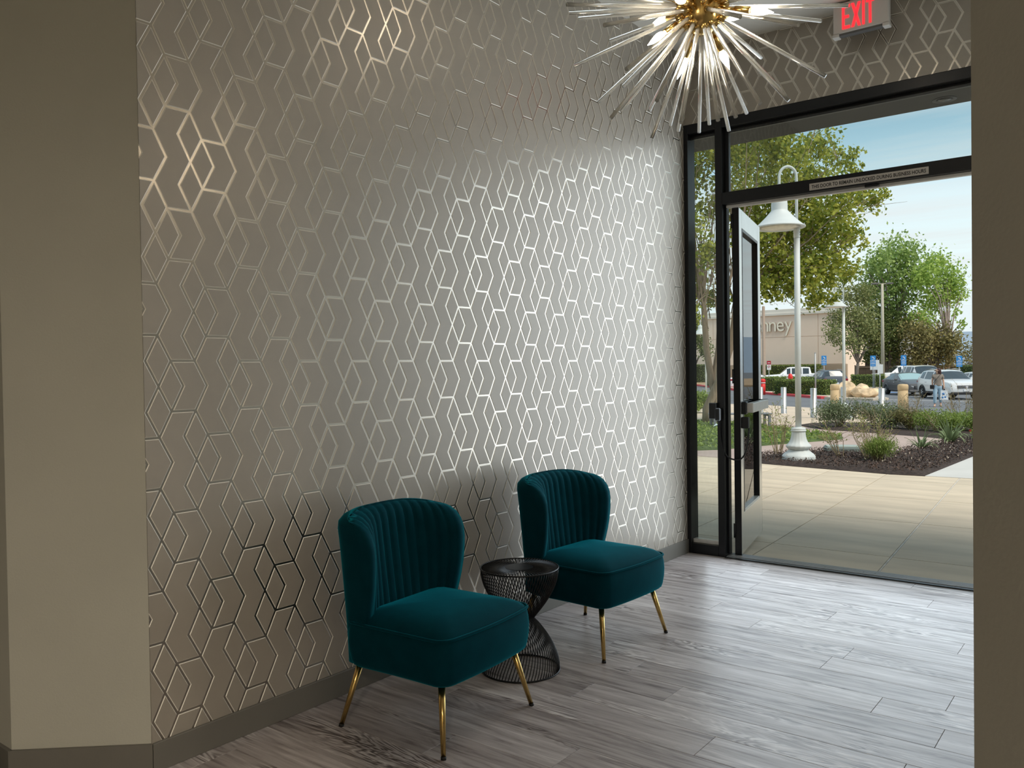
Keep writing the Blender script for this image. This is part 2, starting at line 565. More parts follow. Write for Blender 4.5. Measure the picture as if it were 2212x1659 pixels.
struct(MB().box(-4.15, -0.335, -4.33, -4.18, 0, CH).build('wall_back', M_PAINT))
struct(MB().prism([(XR, 0.0), (XR, -4.6), (2.82, -4.9), (7.15, -4.9), (7.15, -4.75), (2.88, -4.75), (2.67, -4.54), (2.67, 0.0)], 0, CH).build('wall_right', M_PAINT))
struct(MB().box(-4.3, -4.15, -10.15, -4.33, 0, CH).build('wall_side', M_PAINT))
struct(MB().box(7.15, 7.3, -10.15, -4.75, 0, CH).build('wall_far_side', M_PAINT))
struct(MB().box(-4.15, 7.15, -10.3, -10.15, 0, CH).build('wall_rear', M_PAINT))
# baseboards
bb = 0.013
struct(MB().box(0.0, bb, YL, -0.001, 0, 0.098, bev=0.002).build('baseboard_left', M_BASE))
nx, ny = 0.667, -0.745
struct(MB().prism([(0, YL), (-0.335, -4.33), (-0.335 + nx * bb - 0.003, -4.33 + ny * bb), (bb, YL - 0.004)], 0, 0.098).build('baseboard_corner', M_BASE))
struct(MB().box(-4.14, -0.33, -4.33 - bb, -4.33, 0, 0.098).build('baseboard_back', M_BASE))
struct(MB().box(XR - bb, XR, -4.6, -0.001, 0, 0.098).build('baseboard_right', M_BASE))
struct(MB().prism([(XR, -4.6), (XR - 0.7 * bb, -4.6 - 0.7 * bb), (2.82 - 0.7 * bb, -4.9 - 0.7 * bb), (2.82, -4.9)], 0, 0.098).build('baseboard_facet', M_BASE))
# outer face of the building and the roof overhang
M_STUCCO = pmat('outer_stucco', (0.50, 0.45, 0.37), 0.9, var=0.05, bump=0.2, bscale=60)
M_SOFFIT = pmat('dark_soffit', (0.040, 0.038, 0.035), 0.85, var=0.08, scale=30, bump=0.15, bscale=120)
struct(MB().box(-12, 0.0, 0.0, 0.14, -0.4, CH + 1.4).build('wall_outer', M_STUCCO))
struct(MB().box(XR, 14, 0.0, 0.14, -0.4, CH + 1.4).build('wall_outer', M_STUCCO))
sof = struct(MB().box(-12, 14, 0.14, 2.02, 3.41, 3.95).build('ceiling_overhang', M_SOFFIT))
M_CAN = pmat('black_light_can', (0.012, 0.012, 0.012), 0.5, var=0.05)
for (x, y) in ((0.31, 1.48), (1.35, 1.84), (1.49, 1.42), (-0.75, 1.48), (2.5, 1.48)):
    t = thing('recessed_light', {0.31: 'black recessed can light in the dark overhang, above the open door', 1.35: 'black recessed can light nearest the outer edge of the dark overhang',
              1.49: 'black recessed can light at the top right of the transom, near the wall top'}.get(x, 'black recessed can light in the overhang, out to the left of the sidelight' if x < 0 else 'black recessed can light in the overhang, out to the right of the doorway'), 'light', (x, y, 3.41), 0, 'recessed lights in the overhang')
    r_ = 0.075
    MB().lathe([(r_ * 0.8, -0.002), (r_ * 1.15, -0.004), (r_ * 1.18, 0.0)], 24).build('trim_ring', M_CAN, t)
    MB().lathe([(r_ * 0.8, -0.0025), (r_ * 0.3, -0.008), (0, -0.009)], 24).build('lens', pmat('dim_lens', (0.02, 0.02, 0.02), 0.2), t)

# ================================================================== storefront frame, glazing and door
win = struct(empty('window_1', (0, 0, 0)))          # narrow fixed sidelight between the papered wall and the door
def barx(name, x0, x1, y0, y1, z0, z1, parent, mat=M_BLACK, bev=0.002):
    return MB().box(x0, x1, y0, y1, z0, z1, bev=bev).build(name, mat, parent)
barx('jamb', 0.0, 0.032, 0.0, 0.115, 0.0, 3.05, win)
barx('mullion', 0.238, 0.288, -0.002, 0.118, 0.0, 3.05, win)
barx('mullion_stop', 0.288, 0.300, 0.045, 0.075, 0.02, 2.45, win)
barx('head_rail', 0.032, 0.238, 0.0, 0.115, 2.985, 3.05, win)
barx('glazing_stop', 0.032, 0.238, 0.06, 0.08, 2.955, 2.985, win)
barx('bottom_rail', 0.032, 0.238, 0.0, 0.115, 0.0, 0.072, win)
barx('glazing_stop', 0.032, 0.238, 0.03, 0.085, 0.072, 0.10, win, M_ALU)
MB().box(0.03, 0.24, 0.055, 0.061, 0.09, 2.97).build('pane', M_GLASS, win)
tr = struct(empty('window_2', (0, 0, 0)))           # transom over the doors
barx('head_rail', 0.288, 2.235, 0.0, 0.115, 2.985, 3.05, tr)
barx('glazing_stop', 0.288, 2.235, 0.06, 0.08, 2.955, 2.985, tr)
barx('glazing_stop', 0.288, 0.318, 0.05, 0.085, 2.535, 2.985, tr)
barx('transom_bar', 0.288, 2.235, -0.002, 0.118, 2.452, 2.535, tr)
barx('door_stop', 0.30, 2.22, 0.04, 0.072, 2.432, 2.452, tr, M_ALU)
barx('latch_strike', 1.225, 1.305, 0.008, 0.04, 2.436, 2.452, tr)
MB().box(0.30, 2.235, 0.055, 0.061, 2.53, 2.97).build('pane', M_GLASS, tr)
barx('mullion', 2.235, 2.285, -0.002, 0.118, 0, 3.05, tr)
w3 = struct(empty('window_3', (0, 0, 0)))
barx('jamb', 2.488, XR, 0, 0.115, 0, 3.05, w3); barx('bottom_rail', 2.285, 2.488, 0, 0.115, 0, 0.072, w3); barx('head_rail', 2.285, 2.488, 0, 0.115, 2.985, 3.05, w3)
MB().box(2.28, 2.49, 0.055, 0.061, 0.06, 2.99).build('pane', M_GLASS, w3)
# threshold with ridges
th = struct(empty('trim_1', (0, 0, 0)))
M_SILL = pmat('grey_sill_metal', (0.42, 0.44, 0.47), 0.35, metal=0.6, var=0.05, scale=20)
barx('sill_plate', 0.29, 2.235, 0.0, 0.135, -0.03, 0.006, th, M_SILL)
for i, y in enumerate((0.018, 0.034, 0.05, 0.066, 0.082, 0.098, 0.114)):
    barx('ridge', 0.29, 2.235, y, y + 0.008, 0.006, 0.011, th, M_SILL, 0.0015)
for x in (0.95, 1.19, 1.26, 1.62, 2.0):
    MB().lathe([(0.0, 0.0115), (0.005, 0.011), (0.006, 0.0095)][::-1], 10).build('screw', M_PLAST, th, (x, 0.058, 0))
barx('joint_strip', 0.29, 2.235, -0.020, 0.0, -0.004, 0.006, th, M_BLACK)
barx('joint_strip', 0.29, 2.235, 0.135, 0.15, -0.03, 0.004, th, M_BLACK)
# door leaf, swung outwards
DW, DH, DT = 0.93, 2.425, 0.046
door = struct(empty('door_1', (0.352, 0.075, 0.012), math.radians(102.5)))
def dbox(name, x0, x1, y0, y1, z0, z1, mat=M_DOORAL, par=None, bev=0.002):
    return MB().box(x0, x1, y0, y1, z0, z1, bev=bev).build(name, mat, par or door)
dbox('hinge_stile', 0.006, 0.115, -DT / 2, DT / 2, 0, DH)
dbox('lock_stile', DW - 0.115, DW, -DT / 2, DT / 2, 0, DH)
dbox('top_rail', 0.115, DW - 0.115, -DT / 2, DT / 2, DH - 0.13, DH)
dbox('bottom_rail', 0.115, DW - 0.115, -DT / 2, DT / 2, 0, 0.285)
dbox('edge_strip', 0.0, 0.006, -DT / 2, DT / 2, 0, DH, M_BLACK, bev=0.001)
dbox('edge_strip', DW, DW + 0.005, -DT / 2, DT / 2, 0, DH, M_BLACK, bev=0.001)
for (x0, x1, z0, z1) in ((0.115, 0.137, 0.285, DH - 0.13), (DW - 0.137, DW - 0.115, 0.285, DH - 0.13), (0.137, DW - 0.137, DH - 0.152, DH - 0.13)):
    dbox('glazing_bead', x0, x1, -DT / 2 - 0.002, DT / 2 + 0.002, z0, z1, M_BLACK)
dbox('glazing_bead', 0.137, DW - 0.137, -DT / 2 - 0.002, DT / 2 + 0.002, 0.285, 0.303, M_ALU)
MB().box(0.13, DW - 0.13, -0.003, 0.003, 0.295, DH - 0.14).build('pane', M_GLASS, door)
pb = dbox('panic_bar', 0.075, 0.80, -0.098, -0.052, 0.992, 1.060, M_ALU, bev=0.004)
dbox('end_cap', 0.04, 0.12, -0.056, -DT / 2, 0.982, 1.070, M_PLAST, pb, 0.005)
dbox('end_cap', 0.80, 0.812, -0.096, -DT / 2, 0.990, 1.062, M_PLAST, pb, 0.003)
dbox('mounting_rail', 0.12, 0.80, -0.052, -DT / 2, 1.0, 1.052, M_PLAST, pb, 0.002)
dbox('cable_box', 0.012, 0.05, -0.075, -DT / 2, 0.885, 0.965, M_PLAST, bev=0.006)
for z in (0.12, 1.2, 2.28):
    MB().lathe([(0.008, z), (0.008, z + 0.1)], 10).build('hinge_knuckle', M_BLACK, door, (-0.004, DT / 2, 0))
# access box and cable loop on the mullion
ab = thing('access_control_box', 'black access control box fixed to the dark mullion beside the door', 'control box', (0.225, -0.002, 0.967))
MB().box(-0.036, 0.018, -0.032, 0.0, 0, 0.112, bev=0.003).build('housing', M_PLAST, ab)
MB().box(0.015, 0.05, -0.05, 0.0, -0.01, 0.075, bev=0.005).build('cable_entry', M_PLAST, ab)
cb = []
dm = Matrix.Rotation(math.radians(102.5), 4, 'Z')
pe = dm @ Vector((0.030, -0.075, 0.885)); pe = (pe.x + 0.352, pe.y + 0.075, 0.897)
ps = (0.258, -0.03, 0.957)
for i in range(25):
    t = i / 24
    zz = (1 - t) * ps[2] + t * pe[2] - 0.245 * (1 - abs(2 * t - 1) ** 2.6)
    cb.append((ps[0] + (pe[0] - ps[0]) * (t * t * (3 - 2 * t)), ps[1] + (pe[1] - ps[1]) * t, zz))
MB().tube(cb, 0.0055, 8).build('cable', M_PLAST, ab, (-0.225, 0.002, -0.967))

# text helper: real letter meshes
def text_mesh(txt, size, ext, mat, offset=0.0, align='CENTER'):
    cu = bpy.data.curves.new('lettering', 'FONT')
    cu.body = txt; cu.size = size; cu.extrude = ext; cu.offset = offset
    cu.align_x = align
    cu.resolution_u = 3
    ob = bpy.data.objects.new('lettering', cu)
    COL.objects.link(ob)
    bpy.context.view_layer.update()
    me = bpy.data.meshes.new_from_object(ob.evaluated_get(bpy.context.evaluated_depsgraph_get()))
    bpy.data.objects.remove(ob)
    me.materials.clear(); me.materials.append(mat)
    return me
M_LABEL = pmat('label_strip', (0.46, 0.42, 0.38), 0.5, var=0.04, scale=30)
M_INK = pmat('black_ink', (0.01, 0.01, 0.01), 0.6)
st = thing('door_sticker', 'beige strip sticker reading THIS DOOR TO REMAIN UNLOCKED DURING BUSINESS HOURS', 'sticker', (1.24, -0.002, 2.463))
MB().box(-0.352, 0.352, -0.0012, 0.0, 0.0, 0.044).build('strip', M_LABEL, st)
tm = text_mesh('THIS DOOR TO REMAIN UNLOCKED DURING BUSINESS HOURS', 0.031, 0.0002, M_INK, 0.0006)
xs_ = [v.co.x for v in tm.vertices]
sc_ = 0.675 / (max(xs_) - min(xs_))
link('lettering', tm, st, (0, -0.0016, 0.011), (PI / 2, 0, 0), (sc_, 1.0, 1.0))

# exit sign under the ceiling
M_EXBOX = pmat('white_sign_plastic', (0.62, 0.58, 0.54), 0.5, var=0.02)
M_RED = pmat('red_lit_letter', (0.8, 0.02, 0.02), 0.4, emit=(1.0, 0.02, 0.03), estr=1.6)
ex = thing('exit_sign', 'white exit sign with glowing red letters EXIT hanging under the ceiling', 'exit sign', (1.255, -0.15, 3.335))
MB().box(-0.16, 0.16, -0.025, 0.025, 0.02, 0.205, bev=0.006).build('housing', M_EXBOX, ex)
MB().box(-0.165, -0.125, -0.029, 0.025, 0.0, 0.02, bev=0.003).build('end_foot', M_EXBOX, ex)
MB().box(0.125, 0.165, -0.029, 0.025, 0.0, 0.02, bev=0.003).build('end_foot', M_EXBOX, ex)
MB().box(-0.125, 0.125, -0.02, 0.025, 0.008, 0.02).build('lamp_slot', pmat('slot_grey', (0.12, 0.115, 0.11), 0.6), ex)
MB().box(-0.06, 0.06, -0.02, 0.02, 0.205, 0.215).build('ceiling_mount', M_EXBOX, ex)
def letter(strokes, x):
    mb = MB()
    for s in strokes:
        mb.add([(x + p[0], -0.0285, p[1]) for p in s] + [(x + p[0], -0.025, p[1]) for p in s],
               [tuple(range(len(s))), tuple(range(2 * len(s) - 1, len(s) - 1, -1))] + [(i, len(s) + i, len(s) + (i + 1) % len(s), (i + 1) % len(s)) for i in range(len(s))])
    mb.build('letter', M_RED, ex)
b_, t_, w_ = 0.042, 0.185, 0.013
rc = lambda x0, x1, z0, z1: [(x0, z0), (x1, z0), (x1, z1), (x0, z1)]
hm = (b_ + t_) / 2
letter([rc(0, w_, b_, t_), rc(w_, 0.045, b_, b_ + 0.017), rc(w_, 0.040, hm - 0.008, hm + 0.008), rc(w_, 0.045, t_ - 0.017, t_)], -0.105)
letter([[(0, b_), (0.016, b_), (0.055, t_), (0.039, t_)], [(0.039, b_), (0.055, b_), (0.016, t_), (0, t_)]], -0.052)
letter([rc(0, w_, b_, t_)], 0.012)
letter([rc(0.016, 0.016 + w_, b_, t_ - 0.017), rc(0, 0.045, t_ - 0.017, t_)], 0.034)

# unseen ceiling downlights, added to give the warm indoor fill light
M_DISC = pmat('downlight_lens', (0.9, 0.85, 0.75), 0.5, emit=(1.0, 0.88, 0.70), estr=6.0)
M_TRIM = pmat('white_trim', (0.8, 0.78, 0.74), 0.5)
def downlight(x, y, watts, label):
    t = thing('fill_downlight', label, 'light', (x, y, CH), 0, 'added fill downlights')
    MB().lathe([(0.088, 0.0), (0.088, -0.004), (0.070, -0.006), (0.066, -0.0005)], 28).build('trim_ring', M_TRIM, t)
    MB().lathe([(0.0, -0.003), (0.066, -0.003)][::-1], 28).build('lens', M_DISC, t)
    li = bpy.data.lights.new('downlight', 'AREA')
    li.shape = 'DISK'; li.size = 0.13; li.energy = watts; li.color = ROOM_TINT; li.spread = math.radians(160)
    lo = bpy.data.objects.new('fill_downlight_lamp', li); COL.objects.link(lo); lo.parent = t
    lo.location = (0, 0, -0.012)
downlight(1.26, -1.75, LOBBY_WATTS, 'added round fill downlight on the lobby ceiling, nearest the door')
for x, y, lb in ((4.6, -5.9, 'added round fill downlight on the rear room ceiling, nearest the lobby opening'), (6.3, -6.2, 'added round fill downlight on the rear room ceiling, by the side wall'),
                 (4.6, -8.3, 'added round fill downlight in the back row of the rear room ceiling'), (6.3, -8.6, 'added round fill downlight in the far corner of the rear room ceiling')):
    downlight(x, y, ROOM_WATTS, lb)

# ================================================================== slipper chairs
def rrect(hx0, hx1, hy, r, n=6, bow=0.0):
    """rounded rectangle outline, x from hx0 to hx1, y +-hy, with the x1 edge bowed out"""
    pts = []
    for cx, cy, a0 in ((hx1 - r, hy - r, 0), (hx0 + r, hy - r, PI / 2), (hx0 + r, -hy + r, PI), (hx1 - r, -hy + r, 1.5 * PI)):
        for i in range(n + 1):
            an = a0 + PI / 2 * i / n
            pts.append((cx + r * math.cos(an), cy + r * math.sin(an)))
    # densify straight edges
    res = []
    for i in range(len(pts)):
        p, q = pts[i], pts[(i + 1) % len(pts)]
        d = math.hypot(q[0] - p[0], q[1] - p[1])
        k = max(1, int(d / 0.035))
        for j in range(k): res.append((p[0] + (q[0] - p[0]) * j / k, p[1] + (q[1] - p[1]) * j / k))
    o2 = []
    for x, y in res:
        if x > 0: x += bow * (1 - (y / hy) ** 2) * min(1, x / hx1)
        o2.append((x, y))
    return o2

def make_chair():
    root = empty('slipper_chair')
    # ---- seat: bowed-front upholstered box with a crowned top
    base = rrect(-0.215, 0.262, 0.272, 0.05, bow=0.022)
    def off(p, d, c=(0.03, 0.0)):
        l_ = math.hypot(p[0] - c[0], p[1] - c[1])
        return (p[0] + (p[0] - c[0]) / l_ * d, p[1] + (p[1] - c[1]) / l_ * d)
    rings = []
    for d, z in ((-0.045, 0.232), (-0.022, 0.234), (-0.008, 0.244), (-0.001, 0.262), (0.006, 0.30), (0.008, 0.335), (0.005, 0.37), (0.0, 0.392), (-0.006, 0.400)):
        rings.append([(off(p, d) + (z,)) for p in base])
    for k, (s_, z) in enumerate(((0.955, 0.409), (0.88, 0.422), (0.74, 0.436), (0.5, 0.446), (0.22, 0.450))):
        rings.append([((p[0] - 0.03) * s_ + 0.03, p[1] * s_, z) for p in base])
    n = len(base)
    vs = [p for r in rings for p in r] + [(0.03, 0, 0.4505)]
    fs = []
    for i in range(len(rings) - 1):
        for k in range(n):
            fs.append((i * n + k, i * n + (k + 1) % n, (i + 1) * n + (k + 1) % n, (i + 1) * n + k))
    b = (len(rings) - 1) * n
    fs += [(b + k, b + (k + 1) % n, len(vs) - 1) for k in range(n)]
    fs.append(tuple(reversed(range(n))))
    seat = MB().add(vs, fs, 0, True).build('seat', M_VELVET, root)
    MB().tube([off(p, 0.001) + (0.401,) for p in base], 0.0052, 6, closed=True).build('piping', M_VELVET, seat)
    # ---- backrest: channelled shell that wraps forward in two wings
    NCH, SUB = 13, 6
    ni = NCH * SUB
    ZB = 0.245
    vsec = [0, 0.04, 0.10, 0.18, 0.27, 0.36, 0.46, 0.56, 0.66, 0.75, 0.83, 0.89, 0.94, 0.975, 0.993, 1.0]
    def top(u):   # height of the top rim across the width (u -1..1 along the wrap)
        return 0.807 - 0.034 * abs(u) ** 2
    def wingx(v):  # how far forward the wing edge reaches; rounded off at the top
        x = -0.165 + 0.095 * math.sin(min(1, v / 0.74) * PI / 2)
        if v > 0.76: x -= 0.115 * (1 - math.sqrt(max(0, 1 - ((v - 0.76) / 0.24) ** 2)))
        return x
    rows = []
    for v in vsec:
        lean = -0.072 * v
        hw = 0.262 + 0.018 * math.sin(v * PI * 0.6)
        wx = wingx(v)
        bx = -0.243 + lean                     # rear plane
        shrink = 0.0 if v < 0.90 else 1 - math.sqrt(max(0, 1 - ((v - 0.90) / 0.10) ** 2))
        outer, inner = [], []
        no = 40
        for i in range(no + 1):                # outer: near wing front -> rear -> far wing front, squarish U
            u = -1 + 2 * i / no
            th_ = u * PI / 2
            c, s = math.cos(th_), math.sin(th_)
            ex_ = 0.38
            yy = hw * math.copysign(abs(s) ** ex_, s) if abs(s) > 1e-6 else 0.0
            xx = wx + (bx - wx) * (abs(c) ** 0.55)
            outer.append((xx, yy, u))
        thk = 0.088
        for i in range(ni + 1):                # inner: far -> near, shallow curve with rounded channels
            u = 1 - 2 * i / ni
            yy = (hw - 0.036) * (0.94 + 0.06 * v) * math.sin(u * PI / 2 * 0.98) / math.sin(PI / 2 * 0.98)
            yy = (hw - 0.034) * (0.62 * u + 0.38 * math.sin(u * PI / 2))
            a = abs(yy) / (hw - 0.034)
            xi = (bx + thk) + (wx - 0.004 - bx - thk) * (a ** 2.6)
            ph = (i % SUB) / SUB
            bul = 0.0105 * (math.sin(ph * PI) ** 0.6)
            edge = min(1, (1 - a) / 0.10)
            nrmx, nrmy = 1.0, -0.9 * math.copysign(a ** 1.6, yy)
            l_ = math.hypot(nrmx, nrmy)
            inner.append((xi + bul * edge * nrmx / l_, yy + bul * edge * nrmy / l_, u))
        loop = outer + inner
        cx = bx + thk * 0.5
        row = []
        for (x, y, u) in loop:
            # mid-line point of the shell at this u, to round off the top rim
            ym = (hw - 0.018) * (0.62 * u + 0.38 * math.sin(u * PI / 2))
            am = abs(ym) / (hw - 0.018)
            xm = (bx + thk * 0.5) + (wx - bx - thk * 0.5 - 0.012) * (am ** 3.0)
            xx = x + (xm - x) * shrink * 0.92
            yy = y + (ym - y) * shrink * 0.92
            row.append((xx, yy, ZB + (top(u) - ZB) * v))
        rows.append(row)
    n = len(rows[0])
    vs = [p for r in rows for p in r]
    fs = []
    for i in range(len(rows) - 1):
        for k in range(n):
            fs.append((i * n + k, (i + 1) * n + k, (i + 1) * n + (k + 1) % n, i * n + (k + 1) % n))
    fs.append(tuple(range(n)))
    mb = MB().add(vs, fs, 0, True)
    # close the rim: strip between outer and inner edges of the last row
    b = (len(rows) - 1) * n
    no1 = 41
    for i in range(ni):
        u = 1 - 2 * (i + 0.5) / ni
        o0 = round((u + 1) / 2 * 40)
        a = b + no1 + i
        oa = round((1 - 2 * i / ni + 1) / 2 * 40); ob_ = round((1 - 2 * (i + 1) / ni + 1) / 2 * 40)
        if oa == ob_: mb.f.append((a, a + 1, b + oa)); 
        else: mb.f.append((a, a + 1, b + ob_, b + oa))
        mb.mi.append(0); mb.sm.append(True)
    bk = mb.build('backrest', M_VELVET, root)
    # ---- legs
    for sx, sy in ((1, -1), (1, 1), (-1, -1), (-1, 1)):
        tp = (0.205 if sx > 0 else -0.185, sy * 0.215, 0.245)
        bt = (0.256 if sx > 0 else -0.238, sy * 0.272, 0.008)
        lg = MB().tube([tp, bt], [0.0135, 0.0085], 14).build('leg', M_GOLD, root)
        d = (Vector(bt) - Vector(tp)).normalized()
        MB().tube([Vector(bt) - d * 0.002, Vector((bt[0] + d.x * 0.008, bt[1] + d.y * 0.008, 0.0))], [0.0098, 0.0094], 14).build('foot_cap', M_RUB, lg)
    return root
ch1 = make_chair()
ch1.location = (0.46, -3.13, 0); ch1.rotation_euler = (0, 0, math.radians(3))
tag(ch1, 'teal velvet slipper chair with gold legs, nearer the camera, left of the wire table', 'chair', 'teal velvet chairs along the papered wall')
ch2 = copy_tree(ch1)
ch2.location = (0.445, -1.985, 0); ch2.rotation_euler = (0, 0, math.radians(-3))
tag(ch2, 'teal velvet slipper chair with gold legs, farther back, nearer the glass door', 'chair')

# ================================================================== black wire side table
tb = thing('wire_side_table', 'black wire hourglass side table standing between the two teal chairs', 'table', (0.425, -2.548, 0))
TR, TH = 0.173, 0.455
def prof(z):
    w = abs(z - 0.232) / 0.223
    return 0.058 + (TR - 0.058) * math.sin(min(1.0, w) * PI / 2) ** 0.92
wp = []
for i in range(19):
    z = 0.006 + (TH - 0.008) * i / 18
    r = prof(z) if 0 < i < 18 else TR - 0.002
    an = 0.85 * (z / TH - 0.5)
    wp.append((r * math.cos(an), r * math.sin(an), z))
wire_up = MB().tube(wp, 0.0021, 5).mesh('wire', M_WIRE)
rad = MB().tube([(0.060, 0, TH - 0.001), (TR - 0.001, 0, TH - 0.001)], 0.0021, 5).mesh('spoke', M_WIRE)
NW = 76
for k in range(NW):
    link('wire', wire_up, tb, (0, 0, 0), (0, 0, 2 * PI * k / NW))
    link('spoke', rad, tb, (0, 0, 0), (0, 0, 2 * PI * k / NW + 0.04))
MB().lathe([(0.0, TH - 0.004), (0.062, TH - 0.004), (0.062, TH + 0.001), (0, TH + 0.0012)], 36, smooth=False).build('centre_disc', M_WIRE, tb)
for name, r, z, rr in (('top_rim', TR, TH - 0.001, 0.0036), ('base_ring', TR, 0.004, 0.004), ('waist_ring', 0.060, 0.232, 0.003)):
    MB().tube([(r * math.cos(2 * PI * k / 48), r * math.sin(2 * PI * k / 48), z) for k in range(48)], rr, 8, closed=True).build(name, M_WIRE, tb)

# ================================================================== sputnik chandelier
M_ROD = pmat('clear_acrylic_rod', (0.93, 0.92, 0.88), 0.10, trans=0.72, ior=1.25)
M_BULB = pmat('lit_candle_bulb', (1, 0.95, 0.85), 0.3, emit=(1.0, 0.86, 0.66), estr=BULB_GLOW)
M_CLEARB = pmat('bulb_glass', (1, 1, 1), 0.02, trans=1.0, ior=1.2)
CC = Vector((1.531, -3.012, 2.458))
chn = thing('sputnik_chandelier', 'starburst chandelier of clear acrylic rods and candle bulbs on a gold core', 'chandelier', tuple(CC))
MB().lathe([(0.0, -0.085), (0.03, -0.08), (0.052, -0.055), (0.060, -0.02), (0.060, 0.03), (0.05, 0.06), (0.03, 0.08), (0.0, 0.085)], 28).build('core', M_GOLD, chn)
MB().tube([(0, 0, 0.08), (0, 0, CH - CC.z - 0.02)], 0.007, 12).build('stem', M_GOLD, chn)
MB().lathe([(0.062, CH - CC.z), (0.062, CH - CC.z - 0.02), (0.02, CH - CC.z - 0.03), (0.0, CH - CC.z - 0.03)][::-1], 28).build('canopy', M_GOLD, chn)
eR, eU, eF = Vector((0.791, 0.612, -0.014)), Vector((0.001, 0.022, 1.0)), Vector((-0.612, 0.791, -0.017))
def dirv(rx, uy, sgn, Rr):
    d2 = rx * rx + uy * uy
    dep = math.sqrt(max(0.0, Rr * Rr - d2))
    return (eR * rx + eU * uy + eF * dep * sgn).normalized()
tips = [(-615, -75, -1), (-587, -205, 1), (-485, -237, -1), (-428, -299, 1), (-405, -412, -1), (-350, -397, 1), (-433, -529, -1), (-253, -520, -1), (-223, -602, 1), (-137, -600, -1), (-35, -495, 1), (8, -592, -1),
        (93, -592, -1), (100, -410, 1), (183, -547, -1), (228, -482, 1), (385, -505, -1), (285, -299, -1), (495, -379, -1), (480, -257, 1), (600, -95, -1), (435, -59, 1), (-170, -335, 1), (30, -300, -1), (150, -420, 1), (-300, -180, 1), (330, -330, 1), (-60, -420, 1),
        (-640, 20, 1), (620, 20, 1), (-560, 60, -1), (560, 70, -1), (-100, -90, -1), (-420, 40, -1), (400, 60, -1)]
K = 0.000663
RODR = 0.43
rod_me = MB().tube([(0, 0, 0.058), (0, 0, RODR)], 0.0062, 12).mesh('rod', M_ROD)
col_me = MB().tube([(0, 0, 0.045), (0, 0, 0.085)], 0.0095, 10).mesh('collar', M_GOLD)
rdir = [dirv(x * K, y * K, s, 0.43) for x, y, s in tips]
rc_ = random.Random(11)
tries = 0
while len(rdir) < 72 and tries < 4000:
    tries += 1
    d = Vector((rc_.gauss(0, 1), rc_.gauss(0, 1), rc_.gauss(0, 1))).normalized()
    if d.z < 0.05 or d.z > 0.97: continue
    if all(d.dot(q) < 0.955 for q in rdir): rdir.append(d)
for i, d in enumerate(rdir):
    q = d.to_track_quat('Z', 'Y').to_euler()
    r_ = link('rod', rod_me, chn, (0, 0, 0), q, (1, 1, 1.0 + 0.06 * rc_.uniform(-1, 1)))
    link('collar', col_me, r_)
arm_me = MB().tube([(0, 0, 0.05), (0, 0, 0.108)], 0.0065, 10).mesh('arm', M_GOLD)
soc_me = MB().lathe([(0.0085, 0.105), (0.0115, 0.107), (0.0115, 0.152), (0.0095, 0.155)], 14).mesh('socket', M_GOLD)
glw = MB().lathe([(0.0, 0.158), (0.0085, 0.160), (0.0125, 0.170), (0.0130, 0.180), (0.0105, 0.195), (0.006, 0.210), (0.002, 0.222), (0.0, 0.228)], 12).mesh('bulb', M_BULB)
bd = [dirv(x * 0.00145, y * 0.00145, s, 0.2) for x, y, s in ((-74, -33, -1), (-107, -83, -1), (-30, -107, 1), (73, -90, 1), (118, -37, -1), (40, -10, -1), (-75, 18, 1), (97, 20, 1))]
bd += [dirv(x * 0.00145, y * 0.00145, s, 0.2) for x, y, s in ((-40, 100, -1), (50, 105, 1), (-90, 70, 1), (95, 75, -1))]
for d in bd:
    q = d.to_track_quat('Z', 'Y').to_euler()
    a_ = link('arm', arm_me, chn, (0, 0, 0), q)
    link('socket', soc_me, a_); link('bulb', glw, a_)

# ================================================================== outdoor ground
def gz(y): return -0.02 - 0.016 * y if y < 36 else -0.596 - 0.001 * (y - 36)
def az(y): return gz(y) - 0.05
M_ASPH = pmat('asphalt', (0.155, 0.16, 0.17), 0.9, var=0.14, scale=0.6, bump=0.2, bscale=40)
M_SLAB = pmat('tan_concrete', (0.63, 0.53, 0.40), 0.82, var=0.14, scale=1.6, bump=0.12, bscale=60, stretch=(0.6, 2.2, 1), objrand=0.05)
M_JOINT = pmat('joint_grime', (0.17, 0.14, 0.11), 0.95, var=0.1)
M_CAULK = pmat('pale_caulk', (0.62, 0.57, 0.50), 0.8, var=0.15, scale=14)
M_WALK = pmat('pale_concrete', (0.60, 0.585, 0.55), 0.85, var=0.06, scale=1.2, bump=0.1, bscale=50)
M_PINK = pmat('rose_concrete', (0.45, 0.345, 0.30), 0.85, var=0.10, scale=1.0, bump=0.15, bscale=30)
M_SIDE = pmat('sidewalk_concrete', (0.62, 0.50, 0.38), 0.85, var=0.08, scale=0.7, bump=0.1, bscale=30)
M_MULCH = pmat('dark_mulch', (0.050, 0.034, 0.028), 0.95, var=0.5, scale=22, bump=0.9, bscale=45)
M_CHIP = pmat('mulch_chip', (0.085, 0.056, 0.044), 0.9, var=0.3, scale=5, island=0.75)
M_GRND = pmat('groundcover_soil', (0.075, 0.11, 0.030), 0.95, var=0.45, scale=2.2, bump=0.6, bscale=30)
M_KERB = pmat('kerb_concrete', (0.55, 0.47, 0.37), 0.85, var=0.08, scale=2)
M_REDK = pmat('red_kerb_paint', (0.62, 0.06, 0.07), 0.7, var=0.12, scale=2)

